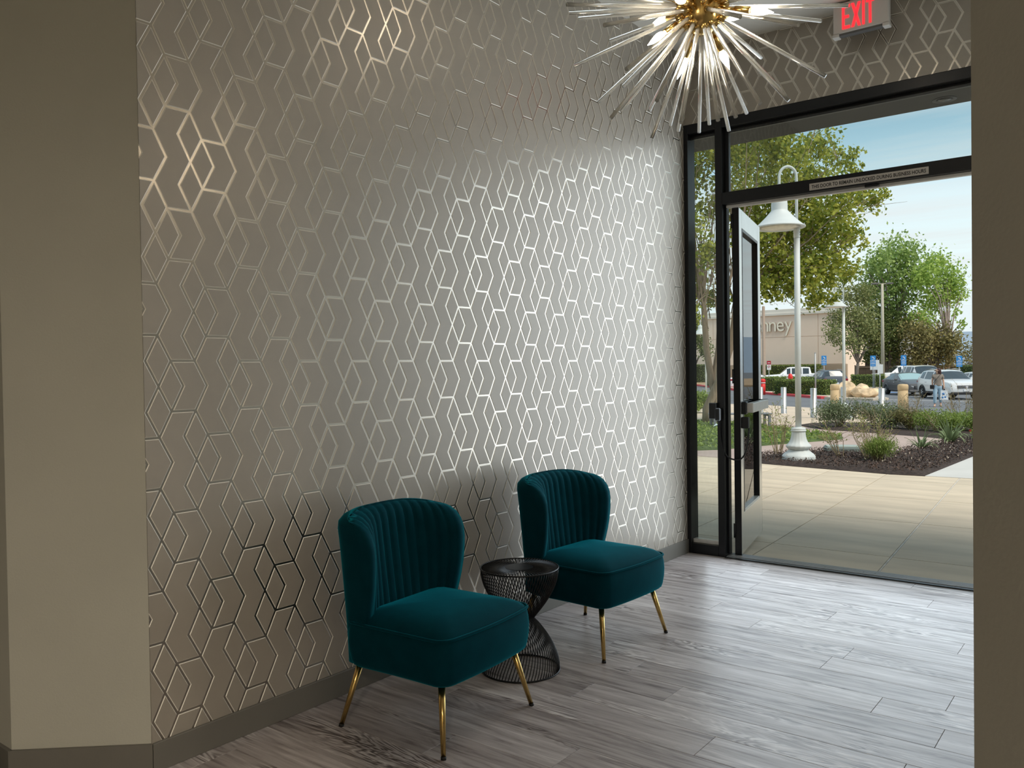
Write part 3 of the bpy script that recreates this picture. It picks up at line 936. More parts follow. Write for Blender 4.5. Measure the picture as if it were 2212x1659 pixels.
ys = [0.14, 10, 20, 30, 36, 60, 100, 300]
mb = MB()
for a, b in zip(ys[:-1], ys[1:]):
    mb.add([(-160, a, az(a)), (90, a, az(a)), (90, b, az(b)), (-160, b, az(b))], [(0, 1, 2, 3)])
struct(mb.build('road', M_ASPH))
def sheet(name, poly, mat, dz, thick=0.06, fz=gz):
    return struct(MB().prism(poly, lambda x, y: fz(y) + dz - thick, lambda x, y: fz(y) + dz).build(name, mat))
# split the long sidewalk at y = 36 so it follows the grade
sheet('pavement_outer', [(14, 0.14), (14, 14.0), (4, 18.0), (-1.9, 24.2), (-5.8, 28.6), (-9.0, 31.2), (-13.0, 34.8), (-17.0, 35.6), (-24, 35.8), (-24, 0.14)], M_SIDE, -0.006)
# patio of separate slabs in front of the door
pat = sheet('patio', [(5.5, 0.14), (5.5, 6.9), (0.3, 7.6), (-2.4, 8.2), (-7.5, 8.4), (-8, 0.14)], M_JOINT, -0.002, 0.02)
cols = [-7.2, -6.4, -5.6, -4.85, -4.1, -3.35, -2.55, -1.8, -1.05, -0.33, 0.405, 1.255, 2.05, 2.85, 3.6, 4.4]
rws = [0.15, 0.76, 2.34, 3.92, 5.50, 7.08, 8.3]
ln = -0.086
for j in range(len(rws) - 1):
    for i in range(len(cols) - 1):
        y0, y1 = rws[j] + 0.005, rws[j + 1] - 0.005
        gl = 0.009 if abs(cols[i] - 1.255) < 0.01 else 0.004
        gr_ = 0.009 if abs(cols[i + 1] - 1.255) < 0.01 else 0.004
        x0, x1 = cols[i] + gl, cols[i + 1] - gr_
        cx, cy = (x0 + x1) / 2 + ln * (y0 + y1) / 2, (y0 + y1) / 2
        P = [(x0 + ln * y0 - cx, y0 - cy), (x1 + ln * y0 - cx, y0 - cy), (x1 + ln * y1 - cx, y1 - cy), (x0 + ln * y1 - cx, y1 - cy)]
        sl = MB().prism(P, lambda x, y: gz(y + cy) - gz(cy) - 0.03, lambda x, y: gz(y + cy) - gz(cy) + 0.006).build('paving_slab', M_SLAB, pat)
        sl.location = (cx, cy, gz(cy))
MB().prism([(1.249 + ln * 0.15, 0.15), (1.261 + ln * 0.15, 0.15), (1.261 + ln * 6.2, 6.2), (1.249 + ln * 6.2, 6.2)], lambda x, y: gz(y), lambda x, y: gz(y) + 0.0045).build('caulk_joint', M_CAULK, pat)
sheet('walkway', [(0.33, 6.17), (5.6, 6.5), (8, 16), (0.9, 16), (0.5, 12), (0.37, 9.47)], M_WALK, 0.012)
sheet('path', [(-2.6, 7.0), (-1.0, 7.2), (-0.6, 9.0), (-0.55, 13.4), (-1.7, 14.6), (-3.6, 15.2), (-5.3, 17.2), (-9.0, 18.4), (-9.0, 17.0), (-3.4, 13.3), (-8.0, 8.0)], M_PINK, 0.010)

# ---- leaf clouds
def leaf_mesh(name, P, size, mat, seed, aspect=0.62, up=0.0):
    r = np.random.default_rng(seed)
    n = len(P)
    a = r.normal(size=(n, 3)); a /= np.linalg.norm(a, axis=1)[:, None]
    if up: a[:, 2] += up; a /= np.linalg.norm(a, axis=1)[:, None]
    b = r.normal(size=(n, 3)); b -= a * (a * b).sum(1)[:, None]; b /= np.linalg.norm(b, axis=1)[:, None]
    s = size * r.uniform(0.65, 1.3, n)[:, None]
    V = np.stack([P - a * s * 0.5, P + b * s * aspect * 0.5, P + a * s * 0.5, P - b * s * aspect * 0.5], 1).reshape(-1, 3)
    F = np.arange(4 * n).reshape(n, 4)
    return np_mesh(name, V, F, mat)
def cloud(blobs, n, seed, clump=0.28, squash=1.0, per=22, shell=0.6):
    """points gathered in small clumps spread through round blobs (x, y, z, r)"""
    r = np.random.default_rng(seed)
    w = np.array([b[3] ** 2.3 for b in blobs]); w /= w.sum()
    nc = max(1, n // per)
    k = r.choice(len(blobs), nc, p=w)
    B = np.array(blobs)[k]
    d = r.normal(size=(nc, 3)); d /= np.linalg.norm(d, axis=1)[:, None]
    rad = B[:, 3] * (shell + (1 - shell) * r.random(nc)) * r.random(nc) ** 0.25
    d[:, 2] *= squash
    c = B[:, :3] + d * rad[:, None]
    P = np.repeat(c, per, 0) + r.normal(size=(nc * per, 3)) * (np.repeat(B[:, 3], per) * clump * 0.5)[:, None]
    return P
def branches(base, tips, r0, r1, seed, bend=0.15, n=7):
    r = random.Random(seed)
    mb = MB()
    for t in tips:
        b = Vector(base) + Vector((r.uniform(-1, 1), r.uniform(-1, 1), 0)) * r0 * 1.2
        t = Vector(t)
        L_ = (t - b).length
        off = Vector((r.uniform(-1, 1), r.uniform(-1, 1), 0)) * L_ * bend
        path, rad = [], []
        for i in range(n):
            s = i / (n - 1)
            # rise first, then spread out
            h = b.lerp(t, s)
            xy = b.lerp(t, s ** 1.5)
            p = Vector((xy.x, xy.y, h.z)) + off * math.sin(s * PI) * 0.6
            path.append(p); rad.append(r0 * (1 - s) + r1 * s)
        mb.tube(path, rad, 6)
    return mb
M_BARK = pmat('tan_bark', (0.30, 0.225, 0.155), 0.9, var=0.2, scale=6, bump=0.5, bscale=14, stretch=(3, 3, 0.5))
M_BARK2 = pmat('grey_bark', (0.20, 0.165, 0.14), 0.9, var=0.2, scale=3, bump=0.4, bscale=8)
M_TWIG = pmat('brown_twig', (0.33, 0.26, 0.15), 0.9, var=0.2, scale=6)
M_LFA = leafmat('yellow_green_leaf', (0.13, 0.20, 0.03), (0.56, 0.55, 0.10), 0.42)
NEAR = [(-6.83, 16.47, 7.28, 0.77), (-6.76, 18.31, 7.49, 1.02), (-5.09, 16.33, 6.95, 0.92), (-5.24, 19.48, 7.74, 0.82), (-3.99, 17.85, 6.88, 0.56), (-3.75, 18.49, 6.74, 0.32), (-6.82, 17.74, 6.19, 0.94), (-5.59, 16.99, 5.9, 1.01), (-5.04, 17.99, 6.24, 1.03), (-3.82, 16.81, 5.63, 0.84), (-3.89, 19.71, 6.15, 0.66), (-3.34, 19.25, 6.01, 0.36), (-5.8, 16.48, 4.86, 0.75), (-5.71, 18.41, 4.94, 1.07), (-4.48, 17.4, 4.94, 0.94), (-4.03, 18.36, 5.01, 0.64), (-3.44, 17.51, 4.6, 0.3), (-5.48, 17.0, 3.87, 0.89), (-4.67, 16.82, 3.79, 0.74), (-4.24, 17.4, 4.05, 0.75), (-4.3, 19.32, 3.97, 0.51), (-5.5, 16.52, 3.4, 0.52), (-5.2, 17.48, 3.5, 0.42), (-5.28, 19.49, 3.38, 0.55), (-4.83, 19.76, 3.36, 0.34), (-7.74, 16.62, 6.8, 0.6), (-7.17, 16.3, 5.89, 0.65), (-7.21, 15.18, 5.1, 0.62), (-6.66, 15.12, 4.42, 0.55), (-8.08, 17.28, 3.97, 0.68), (-7.04, 16.24, 3.29, 0.51), (-6.93, 14.69, 2.71, 0.43), (-8.21, 15.83, 6.22, 1.05), (-8.86, 15.92, 4.99, 1.2), (-8.1, 15.82, 3.73, 0.91), (-7.36, 17.73, 8.56, 0.95), (-5.25, 15.79, 7.83, 0.96), (-7.66, 15.9, 7.69, 1.03)]
tbase = (-7.0, 16.07, gz(16.07) - 0.05)
nt_ = thing('shade_tree', 'large yellow-green leafy tree with several tan trunks on the lawn beyond the glass', 'tree', tbase)
rel = lambda L_, b: [tuple(c - d for c, d in zip(p[:3], b)) + tuple(p[3:]) for p in L_]
relN = rel(NEAR, tbase)
link('foliage', leaf_mesh('foliage', cloud(relN, 36000, 5, 0.34, per=18, shell=0.35), 0.11, M_LFA, 6, 0.75), nt_)['kind'] = 'stuff'
tr_ = MB()
forks = []
for i, (tx, ty, tz) in enumerate(((-0.25, 0.0, 3.7), (0.12, 0.35, 3.8), (0.55, -0.3, 3.6), (0.5, 0.6, 3.7))):
    bx = (0.16 * math.cos(i * 1.9), 0.16 * math.sin(i * 1.9), 0)
    tr_.tube([bx, (bx[0] * 1.3 + tx * 0.12, bx[1] * 1.3 + ty * 0.1, 0.5), (tx * 0.35 + 0.05 * (-1) ** i, ty * 0.4, 1.3), (tx * 0.7, ty * 0.75, 2.2), (tx, ty, tz)], [0.16, 0.125, 0.10, 0.088, 0.075], 10)
    forks.append((tx, ty, tz))
tr_.build('trunk', M_BARK, nt_)
br = MB()
rb = random.Random(4)
for q in relN:
    f = min(forks, key=lambda f: (f[0] - q[0]) ** 2 + (f[1] - q[1]) ** 2)
    for m_ in range(2):
        tip = Vector(q[:3]) + Vector((rb.gauss(0, 1), rb.gauss(0, 1), rb.gauss(0, 1))) * q[3] * 0.5
        s0 = Vector(f) * rb.uniform(0.88, 1.0)
        L_ = (tip - s0).length
        mid = s0.lerp(tip, 0.5) + Vector((rb.uniform(-1, 1) * 0.12, rb.uniform(-1, 1) * 0.12, rb.uniform(0.08, 0.30) if tip.z < 5 else rb.uniform(-0.05, 0.12))) * L_
        low = tip.z < 4.6
        if low and m_: continue
        br.tube([s0, mid, tip], [0.018, 0.011, 0.005] if low else [0.034, 0.018, 0.006], 5, cap=False)
        for w in range(3):
            p = mid.lerp(tip, rb.uniform(0.2, 0.9))
            e_ = p + Vector((rb.gauss(0, 0.5), rb.gauss(0, 0.5), abs(rb.gauss(0.4, 0.5)))) * 0.8
            br.tube([p, e_], [0.009, 0.003], 4, cap=False)
# upright bare twigs at the left of the crown
for m_ in range(46):
    s0 = Vector((rb.uniform(-1.3, 0.5), rb.uniform(-1.0, 1.0), rb.uniform(2.5, 4.2)))
    e_ = s0 + Vector((rb.gauss(0, 0.35), rb.gauss(0, 0.35), rb.uniform(1.6, 3.4)))
    br.tube([s0, s0.lerp(e_, 0.5) + Vector((rb.gauss(0, 0.08), rb.gauss(0, 0.08), 0)), e_], [0.016, 0.010, 0.004], 4, cap=False)
br.build('branches', M_BARK, nt_)

# ---- lawn, mulch beds
def heap(name, poly, mat, h, seed, step=0.16, fz=gz, noise=0.5):
    """closed low mound over a polygon, with an uneven top"""
    r = random.Random(seed)
    xs = [p[0] for p in poly]; yv = [p[1] for p in poly]
    def inside(x, y):
        c = False
        for i in range(len(poly)):
            (x1, y1), (x2, y2) = poly[i - 1], poly[i]
            if (y1 > y) != (y2 > y) and x < (x2 - x1) * (y - y1) / (y2 - y1) + x1: c = not c
        return c
    def dist(x, y):
        d = 9
        for i in range(len(poly)):
            a, b = Vector(poly[i - 1]), Vector(poly[i])
            p = Vector((x, y)); ab = b - a
            t = max(0, min(1, (p - a).dot(ab) / ab.dot(ab)))
            d = min(d, (p - a - ab * t).length)
        return d
    bm = bmesh.new()
    # polygon boundary + inner grid points, triangulated
    pts = []
    for i in range(len(poly)):
        a, b = Vector(poly[i]), Vector(poly[(i + 1) % len(poly)])
        k = max(1, int((b - a).length / step))
        for j in range(k): pts.append(tuple(a.lerp(b, j / k)))
    nb = len(pts)
    x = min(xs)
    while x < max(xs):
        y = min(yv)
        while y < max(yv):
            px, py = x + r.uniform(-0.3, 0.3) * step, y + r.uniform(-0.3, 0.3) * step
            if inside(px, py) and dist(px, py) > step * 0.5: pts.append((px, py))
            y += step
        x += step
    from mathutils.geometry import delaunay_2d_cdt
    v2, _, f2, _, _, _ = delaunay_2d_cdt([Vector(p) for p in pts], [(i, (i + 1) % nb) for i in range(nb)], [], 1, 1e-5)
    V = []
    for i, p in enumerate(v2):
        d = dist(p.x, p.y)
        hh = h * min(1, d / 0.25) ** 0.6 * (1 - noise * 0.5 + noise * r.random())
        V.append((p.x, p.y, fz(p.y) + 0.012 + hh))
    o = MB().add(V, [tuple(f) for f in f2], 0, True).build(name, mat)
    return struct(o), inside
GRASS = [(-3.81, 7.92), (-3.41, 8.44), (-3.18, 9.59), (-2.44, 12.2), (-2.6, 12.9), (-3.8, 14.08), (-6.37, 16.6), (-8.11, 17.0), (-13.0, 17.6), (-12.0, 9.0), (-7.5, 7.7)]
lawn, ins_l = heap('lawn', GRASS, M_GRND, 0.07, 3, 0.3)
def scatter(poly_in, n, box, seed, hz=0.05):
    r = np.random.default_rng(seed)
    res = []
    while len(res) < n:
        x, y = r.uniform(box[0], box[1]), r.uniform(box[2], box[3])
        if poly_in(x, y): res.append((x, y, gz(y) + hz + r.uniform(0, 0.05)))
    return np.array(res)
M_LFG = leafmat('groundcover_leaf', (0.15, 0.23, 0.045), (0.36, 0.44, 0.12), 0.3)
link('ground_cover', leaf_mesh('ground_cover', scatter(ins_l, 16000, (-13, -2.3, 7.6, 17.6), 8, 0.06), 0.075, M_LFG, 9, 0.5, 0.4), lawn)['kind'] = 'stuff'
BED_A = [(-2.42, 6.95), (-1.93, 6.51), (-0.08, 6.13), (0.33, 6.17), (0.37, 9.47), (0.5, 12), (0.88, 15), (-0.6, 13.3), (-0.62, 11), (-0.8, 9.6), (-1.2, 9.45), (-1.9, 9.0), (-2.35, 7.9)]
BED_B = [(-5.0, 17.2), (-3.9, 15.5), (-2.2, 14.5), (-1.2, 13.9), (-0.6, 13.3), (0.88, 15), (1.0, 18.6), (-2, 19.0), (-4.6, 18.6)]
bedA, insA = heap('mulch_bed', BED_A, M_MULCH, 0.05, 5, 0.12)
bedB, insB = heap('mulch_bed_rear', BED_B, M_MULCH, 0.05, 6, 0.25)
ck = link('mulch_chips', leaf_mesh('mulch_chips', scatter(insA, 9000, (-2.5, 0.9, 6.1, 13.5), 12, 0.06) - np.array([0, 0, 0.005]), 0.035, M_CHIP, 13, 0.4, 0.0), bedA)
ck['kind'] = 'stuff'
M_PALE = pmat('pale_chip', (0.50, 0.42, 0.33), 0.9, var=0.2, scale=5, island=0.4)
ck = link('pale_chips', leaf_mesh('pale_chips', scatter(insA, 260, (-2.5, 0.9, 6.1, 13.5), 14, 0.09), 0.03, M_PALE, 15, 0.5), bedA)
ck['kind'] = 'stuff'
# litter on the lawn
mb = MB().add([(0, 0, 0.0), (0.11, 0.03, 0.04), (0.13, 0.12, 0.0), (0.02, 0.10, 0.045), (0.06, 0.06, 0.075)], [(0, 1, 4), (1, 2, 4), (2, 3, 4), (3, 0, 4), (0, 3, 2, 1)])
lt = mb.build('paper_litter', pmat('pale_blue_paper', (0.62, 0.72, 0.78), 0.8, var=0.05), None, (-5.95, 13.73, gz(13.73) + 0.10))
tag(lt, 'crumpled pale blue scrap of paper lying on the lawn', 'litter')

# ---- shrubs and grasses
def shrub(name, label, xy, r, h, mat, n, seed, leaf=0.065, aspect=0.3, up=0.6, group=None, flowers=None, twigs=26):
    z = gz(xy[1]) + 0.03
    t = thing(name, label, 'shrub', (xy[0], xy[1], z), 0, group)
    rr = random.Random(seed)
    bl = [(rr.uniform(-0.55, 0.55) * r, rr.uniform(-0.55, 0.55) * r, h * rr.uniform(0.32, 0.68), r * 0.42) for _ in range(9)]
    P = cloud(bl, int(n * 1.8), seed, 0.5, h / (2.0 * r * 0.5) * 0.55, per=9, shell=0.3)
    P[:, 2] = np.clip(P[:, 2], 0.02, h * 1.15)
    link('foliage', leaf_mesh('foliage', P, leaf, mat, seed + 1, aspect, up), t)['kind'] = 'stuff'
    mb = MB()
    for i in range(twigs):
        an = rr.uniform(0, 2 * PI); q = rr.uniform(0.2, 1.0) * r
        e_ = (q * math.cos(an), q * math.sin(an), h * rr.uniform(0.5, 1.05))
        mb.tube([(0.04 * math.cos(an), 0.04 * math.sin(an), 0), (e_[0] * 0.4, e_[1] * 0.4, e_[2] * 0.55), e_], [0.008, 0.005, 0.002], 4, cap=False)
    mb.build('stems', M_TWIG, t)
    if flowers:
        fm, nf, fs = flowers
        k = np.random.default_rng(seed).choice(len(P), nf)
        Q = P[k] + np.array([0, 0, 0.04])
        link('flowers', leaf_mesh('flowers', Q, fs, fm, seed + 3, 0.9), t)['kind'] = 'stuff'
    return t
M_SAGE = leafmat('sage_leaf', (0.13, 0.17, 0.085), (0.27, 0.31, 0.17), 0.25)
M_OLIVE = leafmat('olive_brown_leaf', (0.14, 0.13, 0.05), (0.27, 0.24, 0.10), 0.25)
M_GREEN = leafmat('fresh_green_leaf', (0.15, 0.23, 0.045), (0.34, 0.42, 0.11), 0.3)
M_YGRN = leafmat('yellowish_leaf', (0.20, 0.26, 0.06), (0.40, 0.42, 0.13), 0.3)
M_WFLR = pmat('white_petal', (0.80, 0.78, 0.72), 0.7)
M_RFLR = pmat('red_petal', (0.55, 0.05, 0.04), 0.6)
gB = 'shrubs in the rear planting bed'
shrub('sage_shrub', 'grey-green sage shrub at the left end of the rear bed, with white flowers', (-3.65, 16.2), 0.80, 0.78, M_SAGE, 2600, 21, flowers=(M_WFLR, 60, 0.035), group=gB)
shrub('sage_shrub', 'grey-green sage shrub in the middle of the rear bed before the thin steel bollard', (-2.75, 16.1), 0.75, 0.72, M_SAGE, 2400, 22, flowers=(M_WFLR, 30, 0.035), group=gB)
shrub('brown_shrub', 'brownish olive shrub between the grey-green and the bright green shrubs', (-1.95, 16.0), 0.55, 0.58, M_OLIVE, 1700, 23, group=gB)
shrub('green_shrub', 'bright green feathery shrub behind the spiky leaved plants', (-1.25, 15.4), 0.70, 0.52, M_GREEN, 2300, 24, group=gB, flowers=(M_WFLR, 40, 0.03))
shrub('green_shrub', 'green shrub under the walking person, right part of the rear bed', (-0.55, 15.9), 0.65, 0.50, M_GREEN, 2300, 25, group=gB, flowers=(M_WFLR, 40, 0.03))
shrub('yellow_grass_clump', 'yellow-green grassy clump at the far right of the rear bed', (0.12, 15.9), 0.55, 0.66, M_YGRN, 2200, 26, leaf=0.16, aspect=0.10, up=2.0, group=gB)
shrub('flower_patch', 'low patch of red and white flowers at the right edge of the bed', (0.12, 12.9), 0.38, 0.28, M_GREEN, 900, 27, group='low flowers', flowers=(M_RFLR, 40, 0.05), twigs=8)
shrub('white_flowers', 'small white flowers at the right edge of the bed beside the red ones', (0.32, 12.3), 0.28, 0.2, M_GREEN, 500, 28, group='low flowers', flowers=(M_WFLR, 40, 0.045), twigs=8)
shrub('feathery_bush', 'bright green feathery bush in front of the pale path, nearest the door', (-0.54, 7.36), 0.33, 0.50, M_GREEN, 2600, 29, leaf=0.045, aspect=0.16, up=1.2, twigs=40)
shrub('green_mound', 'low green shrub mound by the road left of the tree trunks', (-11.2, 23.6), 1.1, 0.75, M_GREEN, 2200, 30, leaf=0.10, aspect=0.5)

def twig_shrub(label, xy, r, h, seed, nleaf, mat, n=22, lean=(0, 0)):
    z = gz(xy[1]) + 0.03
    t = thing('twiggy_shrub', label, 'shrub', (xy[0], xy[1], z), 0, 'sparse twiggy shrubs')
    rr = random.Random(seed)
    mb = MB(); pts = []
    for i in range(n):
        an = rr.uniform(0, 2 * PI); q = rr.uniform(0.25, 1.0) * r; hh = h * rr.uniform(0.45, 1.0)
        b = Vector((0.05 * math.cos(an), 0.05 * math.sin(an), 0))
        e_ = Vector((q * math.cos(an) + lean[0], q * math.sin(an) + lean[1], hh))
        m1 = b.lerp(e_, 0.5) + Vector((rr.gauss(0, 0.04), rr.gauss(0, 0.04), 0.05))
        mb.tube([b, m1, e_], [0.007, 0.005, 0.002], 4, cap=False)
        for w in range(4):
            p = m1.lerp(e_, rr.uniform(0, 0.9)); f = p + Vector((rr.gauss(0, 0.12), rr.gauss(0, 0.12), rr.uniform(0.02, 0.2)))
            mb.tube([p, f], [0.004, 0.0015], 3, cap=False)
            for g in range(5): pts.append(p.lerp(f, rr.random()) + Vector((rr.gauss(0, 0.02), rr.gauss(0, 0.02), rr.gauss(0, 0.02))))
    mb.build('stems', M_TWIG, t)
    r2 = np.random.default_rng(seed)
    P = np.array([tuple(p) for p in pts]); P = P[r2.choice(len(P), min(nleaf, len(P)), replace=False)]
    link('foliage', leaf_mesh('foliage', P, 0.035, mat, seed, 0.45, 0.5), t)['kind'] = 'stuff'
twig_shrub('sparse twiggy shrub left of the lamp post base, against the lawn', (-2.15, 7.75), 0.42, 0.90, 41, 330, M_YGRN, 11)
twig_shrub('sparse low twiggy shrub right behind the lamp post base', (-1.15, 7.75), 0.35, 0.62, 42, 150, M_YGRN, 10, lean=(-0.1, 0.1))
twig_shrub('loose brown twiggy shrub rising behind the feathery green bush', (-0.75, 7.75), 0.45, 0.82, 43, 300, M_YGRN, 20)
twig_shrub('tall bare tan shrub in front of the walking person', (-1.0, 16.9), 0.75, 1.15, 44, 200, M_OLIVE, 30)
twig_shrub('bare reddish twig shrub in front of the right tan bollard', (-2.1, 17.0), 0.45, 0.95, 45, 160, M_OLIVE, 22)

M_YUC = leafmat('blue_green_blade', (0.13, 0.20, 0.085), (0.30, 0.36, 0.19), 0.2)
yl = []
for v in range(5):
    L_ = 0.62; droop = 0.06 + 0.08 * v
    V, F_ = [], []
    for i in range(7):
        s = i / 6
        w = 0.019 * (1 - s ** 2.4) + 0.001
        x = L_ * s * (0.35 + 0.08 * v); z = L_ * (s * (0.95 - 0.06 * v) - droop * s ** 2.6 * 2.0)
        V += [(x, -w, z + 0.006), (x + 0.006, 0, z), (x, w, z + 0.006)]
    for i in range(6):
        a = 3 * i
        F_ += [(a, a + 1, a + 4, a + 3), (a + 1, a + 2, a + 5, a + 4)]
    yl.append(MB().add(V, F_, 0, True).mesh('leaf', M_YUC))
def spiky(label, xy, scale, n, seed):
    t = thing('spiky_yucca', label, 'plant', (xy[0], xy[1], gz(xy[1]) + 0.045), 0, 'spiky strap-leaved plants')
    rr = random.Random(seed)
    for i in range(n):
        an = i * 2.39996 + rr.uniform(-0.2, 0.2)
        k = rr.choice(range(5)); s_ = scale * rr.uniform(0.7, 1.12)
        link('leaf', yl[k], t, (0.03 * math.cos(an), 0.03 * math.sin(an), 0), (0, rr.uniform(-0.25, 0.30), an), (s_, s_, s_))
spiky('spiky strap-leaved plant in the mulch, nearer the door of the two', (-0.53, 10.2), 0.72, 34, 51)
spiky('larger spiky strap-leaved plant farther right in the mulch bed', (-0.36, 11.8), 1.02, 54, 52)
spiky('spiky strap-leaved plant partly hidden behind the larger one at the right edge', (0.1, 13.6), 0.95, 40, 53)

# ---- utility box in the bed
M_UTIL = pmat('grey_green_plastic', (0.20, 0.235, 0.215), 0.6, var=0.08, scale=6)
ub = thing('utility_box', 'grey-green ground utility box in the mulch beside the lamp post', 'utility box', (-1.47, 8.85, gz(8.85) + 0.03), math.radians(25))
MB().box(-0.27, 0.27, -0.18, 0.18, 0, 0.10, bev=0.012).build('base', M_UTIL, ub)
MB().box(-0.25, 0.25, -0.16, 0.16, 0.10, 0.118, bev=0.006).build('lid', pmat('pale_green_lid', (0.36, 0.41, 0.37), 0.6, var=0.06, scale=6), ub)

# ---- lamp posts
M_LAMP = pmat('white_painted_metal', (0.60, 0.635, 0.62), 0.45, var=0.04, scale=4, bump=0.05, bscale=60)
M_LENS = pmat('cream_lens', (0.70, 0.66, 0.55), 0.3, var=0.15, scale=14)
def make_lamp():
    root = empty('lamp_post')
    MB().lathe([(0.24, 0.0), (0.245, 0.02), (0.24, 0.07), (0.232, 0.085), (0.225, 0.095), (0.205, 0.115), (0.17, 0.14), (0.145, 0.16), (0.14, 0.172)], 40, flute=0.03, nf=8).build('foot', M_LAMP, root)
    MB().lathe([(0.14, 0.172), (0.165, 0.185), (0.185, 0.21), (0.187, 0.225), (0.175, 0.242), (0.152, 0.262), (0.132, 0.29), (0.118, 0.325), (0.108, 0.37), (0.103, 0.42), (0.102, 0.44)], 48, flute=0.06, nf=16).build('fluted_base', M_LAMP, root)
    MB().lathe([(0.104, 0.44), (0.112, 0.447), (0.112, 0.462), (0.10, 0.468), (0.105, 0.475), (0.105, 0.488), (0.09, 0.498), (0.046, 0.502), (0.044, 0.51)], 32).build('base_collar', M_LAMP, root)
    MB().lathe([(0.044, 0.50), (0.043, 3.36)], 20).build('shaft', M_LAMP, root)
    MB().lathe([(0.046, 3.34), (0.048, 3.35), (0.048, 3.45), (0.044, 3.47), (0.030, 3.51), (0.027, 3.53)], 20).build('shaft_collar', M_LAMP, root)
    rA = 0.129
    path = [(0, 0, 3.5), (0, 0, 4.0), (0, 0, 4.22)]
    for i in range(1, 13):
        an = PI * i / 12
        path.append((-rA + rA * math.cos(an), 0, 4.25 + 0.155 * math.sin(an)))
    path += [(-2 * rA, 0, 4.10), (-2 * rA, 0, 3.98)]
    MB().tube(path, 0.021, 12).build('arm', M_LAMP, root)
    sh = MB().lathe([(0.022, 4.02), (0.026, 4.0), (0.026, 3.955), (0.055, 3.945), (0.09, 3.92), (0.112, 3.88), (0.118, 3.84), (0.118, 3.755), (0.122, 3.745), (0.20, 3.655), (0.28, 3.575), (0.345, 3.52), (0.372, 3.505), (0.372, 3.490), (0.35, 3.486), (0.30, 3.50), (0.10, 3.60)], 40)
    s_ = sh.build('shade', M_LAMP, root, (-2 * rA, 0, 0))
    MB().lathe([(0.30, 3.498), (0.20, 3.478), (0.0, 3.470)][::-1], 32).build('lens', M_LENS, s_)
    for z in (3.38, 3.42):
        MB().tube([(0.035, -0.033, z), (0.040, -0.038, z)], 0.006, 6).build('bolt', M_RUB, root)
    return root
lrot = math.atan2(0.612, 0.791)
lp = make_lamp()
lp.location = (-1.57, 7.01, gz(7.01) + 0.035); lp.rotation_euler = (0, 0, lrot)
tag(lp, 'white lamp post with fluted base and bell shade standing in the mulch bed', 'lamp post', 'white lamp posts')
l2 = copy_tree(lp); l2.location = (-4.98, 21.3, gz(21.3)); tag(l2, 'white lamp post farther off, its bell shade in front of the store corner', 'lamp post')
l3 = copy_tree(lp); l3.location = (-14.86, 32.85, gz(32.85)); tag(l3, 'distant white lamp post by the road, seen behind the tree trunks', 'lamp post')

# ---- bollards
M_STEEL = pmat('stainless_bollard', (0.60, 0.57, 0.53), 0.32, metal=0.85, var=0.05, scale=8)
M_TANB = pmat('tan_concrete_bollard', (0.58, 0.42, 0.24), 0.85, var=0.08, scale=5, bump=0.15, bscale=40)
def sbol(xy, label, h=0.97, r=0.10):
    t = thing('steel_bollard', label, 'bollard', (xy[0], xy[1], gz(xy[1]) - 0.007), 0, 'stainless steel bollards')
    MB().lathe([(r * 1.25, 0), (r * 1.25, 0.012), (r, 0.014), (r, h - 0.012), (r - 0.01, h), (0, h + 0.002)], 24).build('post', M_STEEL, t)
sbol((-9.3, 25.55), 'stainless steel bollard mostly hidden behind the edge of the open door')
sbol((-8.1, 24.73), 'stainless steel bollard left of the near lamp post, in front of the hedge')
sbol((-6.13, 21.96), 'stainless steel bollard right of the near lamp post')
sbol((-6.94, 28.07), 'stainless steel bollard directly behind the second lamp post', 0.95)
sbol((-5.15, 26.52), 'stainless steel bollard right of the rock pile, beside a tan bollard', 0.92, 0.11)
def tbol(xy, label, r):
    t = thing('concrete_bollard', label, 'bollard', (xy[0], xy[1], gz(xy[1]) - 0.007), 0, 'tan concrete bollards')
    MB().lathe([(r, 0), (r, 0.82), (r * 0.93, 0.825)], 28).build('shaft', M_TANB, t)
    MB().lathe([(r * 0.93, 0.825), (r * 1.04, 0.845), (r * 1.06, 0.98), (r * 1.0, 1.03), (r * 0.8, 1.055), (0, 1.065)], 28).build('cap', M_TANB, t)
tbol((-7.51, 28.89), 'round tan concrete bollard left of the second lamp post', 0.165)
tbol((-4.82, 28.25), 'round tan concrete bollard in front of the grey sedan', 0.18)
# ---- bench
bn = thing('metal_bench', 'low grey metal bench seen past the edge of the open door', 'bench', (-5.09, 15.23, gz(15.23)), lrot)
M_BNCH = pmat('grey_bench_metal', (0.23, 0.24, 0.26), 0.5, metal=0.3, var=0.06)
for i in range(5):
    MB().box(-1.5, 0.02, -0.2 + i * 0.095, -0.2 + i * 0.095 + 0.08, 0.375, 0.405, bev=0.004).build('slat', M_BNCH, bn)
for x in (-0.05, -1.43):
    MB().box(x - 0.03, x + 0.03, -0.2, -0.14, 0, 0.375).build('leg', M_BNCH, bn)
    MB().box(x - 0.03, x + 0.03, 0.2, 0.26, 0, 0.375).build('leg', M_BNCH, bn)
    MB().box(x - 0.03, x + 0.03, -0.14, 0.2, 0.33, 0.375).build('crossbar', M_BNCH, bn)

# ================================================================== far side of the road
def kerb(name, poly, mat, top=0.13, label=None):
    return struct(MB().prism(poly, lambda x, y: az(y) - 0.05, lambda x, y: az(y) + top).build(name, mat))
ISL = [(-12.9, 44.6), (-12.0, 45.6), (-13.6, 50.5), (-17.5, 55.5), (-22.0, 63.0), (-30.0, 76.0), (-36.5, 88.0), (-38.5, 80.5), (-30.5, 69.0), (-20.8, 54.2)]
kerb('kerb_island', ISL, M_KERB, 0.10)
